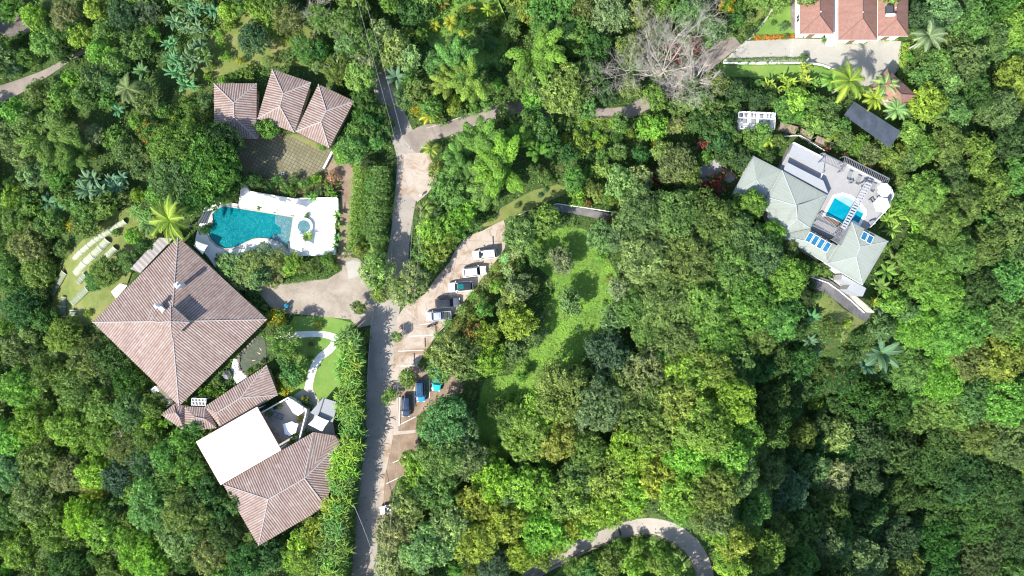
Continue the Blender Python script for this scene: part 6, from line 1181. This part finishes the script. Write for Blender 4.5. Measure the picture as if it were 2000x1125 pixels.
palm 1648 165 44 ygreen|palm 1700 196 26 ygreen|palm 1720 170 28 pale|palm 1742 218 26 pale|palm 1802 78 36 pale|palm 1620 160 26 bright|banclump 1510 165 24 lime|banclump 1535 160 24 lime|banclump 1575 155 24 lime|banclump 1595 160 20 bright|t 1555 196 26 lime|t 1480 195 20 dark|t 1500 185 16 dark|t 1530 205 20 mid|t 1590 200 20 mid|t 1620 210 22 mid|t 1560 225 18 mid|t 1590 240 24 bright|t 1620 240 24 mid|t 1645 245 18 mid|t 1540 230 16 mid|t 1650 270 20 mid|t 1680 275 18 mid|t 1625 260 16 bright|bougain 1662 278 8 mid|bougain 1615 288 9 mid|bougain 1652 302 7 mid|bougain 1697 322 9 mid|bougain 1725 320 7 mid|t 1700 300 22 mid|t 1725 290 22 mid|t 1740 310 22 bright|t 1690 310 12 lime|t 1745 345 18 mid|t 1670 290 14 fresh|t 1430 265 18 mid|t 1490 260 20 bright|palmlet 1500 275 20 gold|t 1520 275 14 mid|t 1465 270 20 mid|t 1420 300 24 dark|t 1450 310 22 dark|t 1500 305 16 dark|palmlet 1480 290 18 olive|t 1410 310 14 dark|t 1440 295 18 dark|shrub 1585 555 12 dark|t 1570 525 20 dark|t 1590 525 14 mid|t 1610 530 10 fresh|t 1725 480 12 bright|shrub 1480 48 8 mid|shrub 1530 53 11 grey|shrub 1510 45 5 mid|shrub 1535 72 6 olive|shrub 1575 110 5 mid|airy 1568 113 9 olive|shrub 1610 80 5 fresh
t 735 532 38 pale|t 745 570 20 bright|palmlet 735 500 26 olive|t 700 600 14 mid|t 720 255 22 mid|t 690 290 30 mid|t 670 300 22 bright|t 700 260 24 mid|t 735 275 22 mid|banana 730 240 20 fresh|banana 745 225 16 mid|t 715 225 24 dark|t 745 215 18 olive|t 755 255 16 mid|palmlet 690 300 18 mid|t 760 240 14 dark|t 522 250 22 olive|shrub 527 242 14 olive|shrub 630 285 10 mid|shrub 645 262 6 mid
t 452 518 30 grey .55|t 470 545 26 grey .55|t 492 520 32 grey .55|t 515 500 24 grey .55|t 540 515 26 grey .55|t 562 520 22 bright .55|t 530 540 24 grey .55|t 505 545 22 grey|t 575 510 18 bright .55|shrub 430 505 12 grey|shrub 590 520 12 mid|t 640 505 14 olive|palmlet 601 462 13 lime|ball 599 421 6 fresh|shrub 505 405 5 fresh|shrub 571 417 5 fresh|shrub 538 412 4 brown|banana 660 420 11 fresh|banana 660 440 11 fresh|banana 659 462 11 fresh|banana 656 480 9 fresh|whitebush 678 492 12 grey|shrub 405 445 10 dark|shrub 395 450 9 dark|shrub 375 462 5 fresh
shrub 540 352 12 mid|shrub 555 365 12 fresh|shrub 575 350 12 mid|shrub 595 360 13 fresh|shrub 615 350 13 bright|shrub 625 368 13 mid|shrub 600 380 10 mid|palmlet 612 385 13 mid|shrub 645 378 12 bright|shrub 570 372 12 mid|shrub 525 365 12 dark|shrub 640 360 10 fresh|shrub 510 355 12 dark|t 495 350 16 dark
airy 553 668 38 bright|airy 565 690 26 bright|airy 540 655 22 mid|goldbush 538 615 15 lime|goldbush 548 628 12 lime|goldbush 553 755 17 lime|goldbush 545 740 10 mid|t 570 730 24 mid|t 560 705 20 mid|shrub 580 745 10 mid|shrub 605 700 6 mid|bougain 607 672 6 mid|shrub 622 635 8 gold|shrub 598 790 11 dark|shrub 595 780 9 gold|shrub 586 817 8 gold|shrub 575 848 11 mid|shrub 545 792 7 gold|shrub 570 862 7 mid|shrub 525 808 8 mid|shrub 410 765 13 bright|shrub 425 770 11 bright|shrub 437 765 10 bright|shrub 395 768 9 bright|shrub 400 772 10 fresh|shrub 505 795 8 dark|shrub 485 727 6 bright|shrub 500 718 6 bright|shrub 512 708 6 pale|shrub 538 795 6 dark|shrub 600 845 7 mid|goldbush 528 628 9 mid|shrub 517 600 7 pale
t 620 1040 34 lime|t 590 1060 28 lime|t 600 1095 34 lime|t 630 1010 20 bright|t 575 1095 24 bright|t 640 1095 30 lime|t 555 1070 18 mid
t 774 657 11 pale|t 792 737 17 bright|shrub 765 770 14 bright|shrub 755 780 12 bright|shrub 800 750 12 bright
banana 735 395 10 dark|shrub 960 425 9 mid
"""
for row in PL.replace('\n', '|').split('|'):
    f = row.split()
    if not f: continue
    k = {'hedgeball': 'ball', 'redb': 'bougain'}.get(f[0], f[0]); plant(k, float(f[1]), float(f[2]), float(f[3]), f[4], hs=float(f[5]) if len(f) > 5 else 1.0)
# cane hedge along the left road side
rg = random.Random(11)
for i in range(60):
    py = 652 + i * 8; c = 685 if py < 850 else 685 - (py - 850) * .16; hw = 13
    px = c + rg.uniform(-hw, hw); plant('cane', px, py, rg.uniform(17, 22), rg.choice(['bright', 'fresh', 'ygreen', 'mid']), label='arching golden green cane plant in the tall hedge along the left roadside', group='cane plants of the roadside hedge')
for i in range(10):
    plant('cane', 660 + rg.uniform(-14, 10), 985 + i * 14, rg.uniform(16, 20), rg.choice(['lime', 'bright']), label='arching golden green cane plant in the tall hedge along the left roadside', group='cane plants of the roadside hedge')
hedge([(710, 318), (706, 360), (702, 410), (697, 460), (696, 492)], 3.4, 2.6, 'bright', 'tall bright leafy hedge between the dirt lane and the dark hedge')
hedge([(704, 655), (704, 750), (703, 850), (692, 940), (684, 1030), (676, 1130)], 2.4, 4.6, 'mid', 'added foliage under the left roadside cane plants, thickening their shadow', ls=.2)  # added to make the hedge shadow on the road solid
hedge([(748, 330), (746, 380), (742, 430), (738, 480)], 3.6, 3.4, 'mid', 'tall darker hedge directly along the left side of the upper road', ls=.17)
hedge([(725, 310), (724, 360), (720, 410), (716, 460)], 2.2, 2.2, 'fresh', 'middle row of green hedge between the bright and the dark hedge')
hedge([(1770, 84), (1768, 120), (1774, 150), (1788, 176)], 1.6, 1.3, 'lime', 'bright yellow green clipped hedge at the right end of the driveway')
hedge([(520, 549), (560, 548), (600, 543), (642, 532), (648, 505)], 1.3, 1.0, 'mid', 'low clipped hedge curving between pool garden and forecourt')
hedge([(1630, 82), (1690, 83)], .8, .6, 'bright', 'low green border under the middle brown roof'); hedge([(1718, 75), (1755, 75)], .8, .6, 'bright', 'low green border under the rightmost brown roof')
hedge([(1418, 119), (1500, 116), (1560, 116)], .7, .5, 'mid', 'low green border along the lower driveway edge')
hedge([(1080, 232), (1140, 236), (1200, 236)], 1.0, .9, 'lime', 'low yellow green border below the shaded side road')
fb = hedge([(1472, 75), (1500, 74), (1550, 71)], .9, .5, 'mid', 'flower bed of mixed orange and red blooms along the upper driveway edge', mat=leaf_mat('mixed_blossom', (.55, .2, .04), lo=.3), name='flower_bed')
fb2 = hedge([(1556, 20), (1557, 66)], .6, .4, 'mid', 'narrow red flower strip left of the leftmost brown house', mat=M['orange'], name='flower_bed')
hedge([(500, 716), (486, 726)], .9, .5, 'bright', 'low planting between the pond and the tiled wing roof')
# the bare tree
def bare_tree(px, py, label, spread=11.5, H=9.0, seed=3, depth=5, bias=(0, 0), twig=4):
    rng = random.Random(seed); x, y, z = G(px, py); r = thing('bare_tree', label, 'tree', (x, y, z)); MB().tube([(x, y, z - 1), (x, y, z + 1.8), (x + .2, y + .1, z + 3.2)], [.42, .34, .28], 10).build('trunk', M['palebark'], r); big = MB(); tw = MB()
    def grow(p, d, L, rad, lv):
        q = [p]; n = 4
        for i in range(n):
            d = (d + Vector((rng.gauss(bias[0] * .3, .16), rng.gauss(bias[1] * .3, .16), rng.gauss(0, .10) + (.03 if lv < 2 else 0)))).normalized(); q.append(q[-1] + d * L / n)
        rr = [rad * (1 - .5 * i / n) for i in range(n + 1)]; (big if lv < 2 else tw).tube(q, rr, 7 if lv < 2 else (5 if lv == 2 else 3))
        if lv >= depth - 1: return
        for k in range(rng.randint(4, 5) if lv < 3 else twig):
            i = rng.randint(1, n) if lv else rng.randint(1, n); a = Vector((rng.gauss(0, 1), rng.gauss(0, 1), rng.gauss(.1, .5))).normalized(); nd = (d * .9 + a * .75).normalized(); grow(q[i], nd, L * rng.uniform(.45, .72), max(.012, rr[i] * .6), lv + 1)
    for k in range(9): t = 6.283 * k / 9 + rng.uniform(-.2, .2); e = rng.uniform(.15, .8); grow(Vector((x + .1, y, z + rng.uniform(2.2, 3.2))), Vector((math.cos(t) * math.cos(e), math.sin(t) * math.cos(e), math.sin(e))), (spread * .55 + 6 * (bias[0] * math.cos(t) + bias[1] * math.sin(t)) * 2) * rng.uniform(.8, 1.1), .125, 0)
    big.build('branches', M['palebark'], r); tw.build('twigs', M['palebark'], r); return r
bare_tree(1288, 148, 'large bare white branched tree spreading across the shaded side road', 13.5, bias=(-.08, .12), twig=6)
bare_tree(1345, 165, 'smaller bare white tree leaning over the lane right of the large bare one', 7.5, seed=9, depth=4)
bare_tree(625, 42, 'thin bare pale tree among olive crowns near the top edge', 4.5, seed=12, depth=4)
for (x, y) in [(1046, 470), (1062, 458), (1150, 475), (1190, 545), (1072, 575), (1050, 622), (1030, 712), (1180, 590), (1172, 655), (1140, 700), (1120, 712), (1070, 735), (1010, 712), (1020, 770), (985, 820), (975, 860), (945, 800), (955, 870), (1000, 775), (1130, 640)]:
    plant('shrub', x + rg.uniform(-4, 4), y + rg.uniform(-4, 4), rg.uniform(5, 11), rg.choice(['bright', 'fresh', 'bright', 'mid']), hs=.6)
# auto fill between the hand placed plants
EXCL += [[(181, 629), (348, 463), (522, 624), (350, 793)], [(311, 464), (254, 525), (274, 533), (338, 466)], [(521, 713), (543, 771), (432, 836), (315, 842), (315, 800), (400, 794)], [(383, 863), (502, 795), (549, 879), (431, 947)], [(436, 946), (612, 844), (655, 851), (664, 867), (637, 989), (505, 1066)],
  [(418, 163), (501, 163), (501, 271), (419, 269)], [(531, 135), (607, 161), (575, 259), (503, 232)], [(622, 164), (692, 197), (643, 289), (578, 257)], [(1562, -20), (1775, -20), (1775, 76), (1562, 72)], [(1700, 172), (1733, 134), (1790, 186), (1762, 209)], [(1651, 220), (1664, 203), (1690, 205), (1760, 257), (1751, 274)],
  [(1441, 219), (1512, 222), (1510, 256), (1441, 254)], [(1432, 378), (1470, 303), (1527, 333), (1551, 277), (1741, 366), (1746, 382), (1700, 444), (1735, 471), (1685, 557), (1614, 515), (1522, 459)], [(1643, 536), (1692, 563), (1685, 579), (1643, 560)], [(606, 806), (631, 777), (660, 786), (650, 850), (612, 842)]]
rng = np.random.default_rng(5); cand = np.stack([rng.uniform(-190, 2190, 9000), rng.uniform(-170, 1300, 9000)], -1); bad = np.zeros(len(cand), bool)
for poly in EXCL:
    for ox, oy in ((0, 0), (9, 0), (-9, 0), (0, 9), (0, -9)): bad |= inpoly(cand[:, 0] + ox, cand[:, 1] + oy, poly)
have = [(p[0], p[1], p[2]) for p in PLANTS]; nfill = 0; cand = cand[~bad]
for (px, py) in cand:
    if nfill >= 300: break
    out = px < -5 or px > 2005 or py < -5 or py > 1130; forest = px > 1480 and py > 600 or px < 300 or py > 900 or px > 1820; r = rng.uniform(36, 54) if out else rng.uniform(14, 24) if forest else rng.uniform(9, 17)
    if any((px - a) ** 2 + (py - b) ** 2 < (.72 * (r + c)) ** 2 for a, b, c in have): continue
    dk = px > 1480 and py > 650; k = 't' if r > 14 else 'shrub'; plant(k, px, py, r, 'dark' if dk and rng.random() < .8 else rng.choice(['mid', 'olive', 'fresh', 'grey', 'dark', 'bright'])); have.append((px, py, r)); nfill += 1  # valley fill is mostly dark, its shade painted into the foliage
print('FILL', nfill, 'PLANTS', len(PLANTS))
label_plants()
# undergrowth: leaves over the whole open ground, beyond counting
def scatter(name, n, box, size, asp, hfun, tint, label, inside=None, avoid=EXCL, cat='ground cover', seed=1, mats=None):
    rng = np.random.default_rng(seed); px = rng.uniform(box[0], box[2], n); py = rng.uniform(box[1], box[3], n); keep = np.ones(n, bool)
    for poly in avoid: keep &= ~inpoly(px, py, poly)
    if inside: k = np.zeros(n, bool); [k.__ior__(inpoly(px, py, p)) for p in inside]; keep &= k
    px, py = px[keep], py[keep]; h = hts(px, py) + hfun(px, py, rng); P = Wn(px, py, h); Nn = rng.normal(size=P.shape) * .6 + [0, 0, 1.0]
    v = np.clip(vnoise(px / 22, py / 22, 8) * .8 + rng.normal(.1, .16, len(px)), 0, 1); o = link(name, leafmesh(name, P, Nn, size, asp, rng, vv=v, mats=mats)); o.color = (*tint, 1); tag(o, label, cat, kind='stuff'); return o
scatter('undergrowth', 240000, (-200, -180, 2200, 1310), .21, .5, lambda x, y, r: np.clip(vnoise(x / 14, y / 14, 2) - .25, 0, 1) * 2.0 * (.55 + .45 * r.random(len(x))) + .1, (.11, .21, .05), 'mixed green undergrowth covering the ground between the trees')
LW = [p for p in EXCL]
def lawnpoly(nm): return None
GR = [[(1040, 462), (1105, 444), (1150, 452), (1185, 500), (1210, 560), (1190, 640), (1215, 680), (1150, 700), (1060, 760), (1010, 790), (1000, 880), (960, 900), (930, 860), (935, 790), (950, 740), (1000, 730), (1040, 655), (1085, 560), (1060, 530), (1025, 500)]]
scatter('grass', 70000, (920, 440, 1220, 905), .11, .38, lambda x, y, r: .06 + .1 * r.random(len(x)) + .7 * np.clip(vnoise(x / 4, y / 4, 4) - .45, 0, 1), (.24, .42, .075), 'short bright grass of the hillside lawn', inside=GR, avoid=[], cat='grass', seed=2)
scatter('long_grass', 26000, (840, 480, 1040, 720), .2, .12, lambda x, y, r: .2 + .5 * r.random(len(x)), (.24, .27, .08), 'long tan green grass on the bank beside the parking bays', inside=[[(960, 515), (990, 490), (1030, 500), (980, 560), (945, 600), (900, 650), (865, 700), (830, 712), (850, 665), (880, 630), (930, 562)]], avoid=[LOT], cat='grass', seed=3)
scatter('slope_tufts', 30000, (90, 395, 330, 645), .1, .3, lambda x, y, r: .1 + .15 * r.random(len(x)), (.22, .26, .07), 'short dry grass on the terraced slope', inside=[[(100, 590), (115, 520), (160, 470), (215, 420), (262, 400), (300, 420), (320, 462), (262, 520), (230, 600), (200, 620), (160, 640), (110, 640)]], avoid=[[(181, 629), (348, 463), (522, 624), (350, 793)]], cat='grass', seed=4)
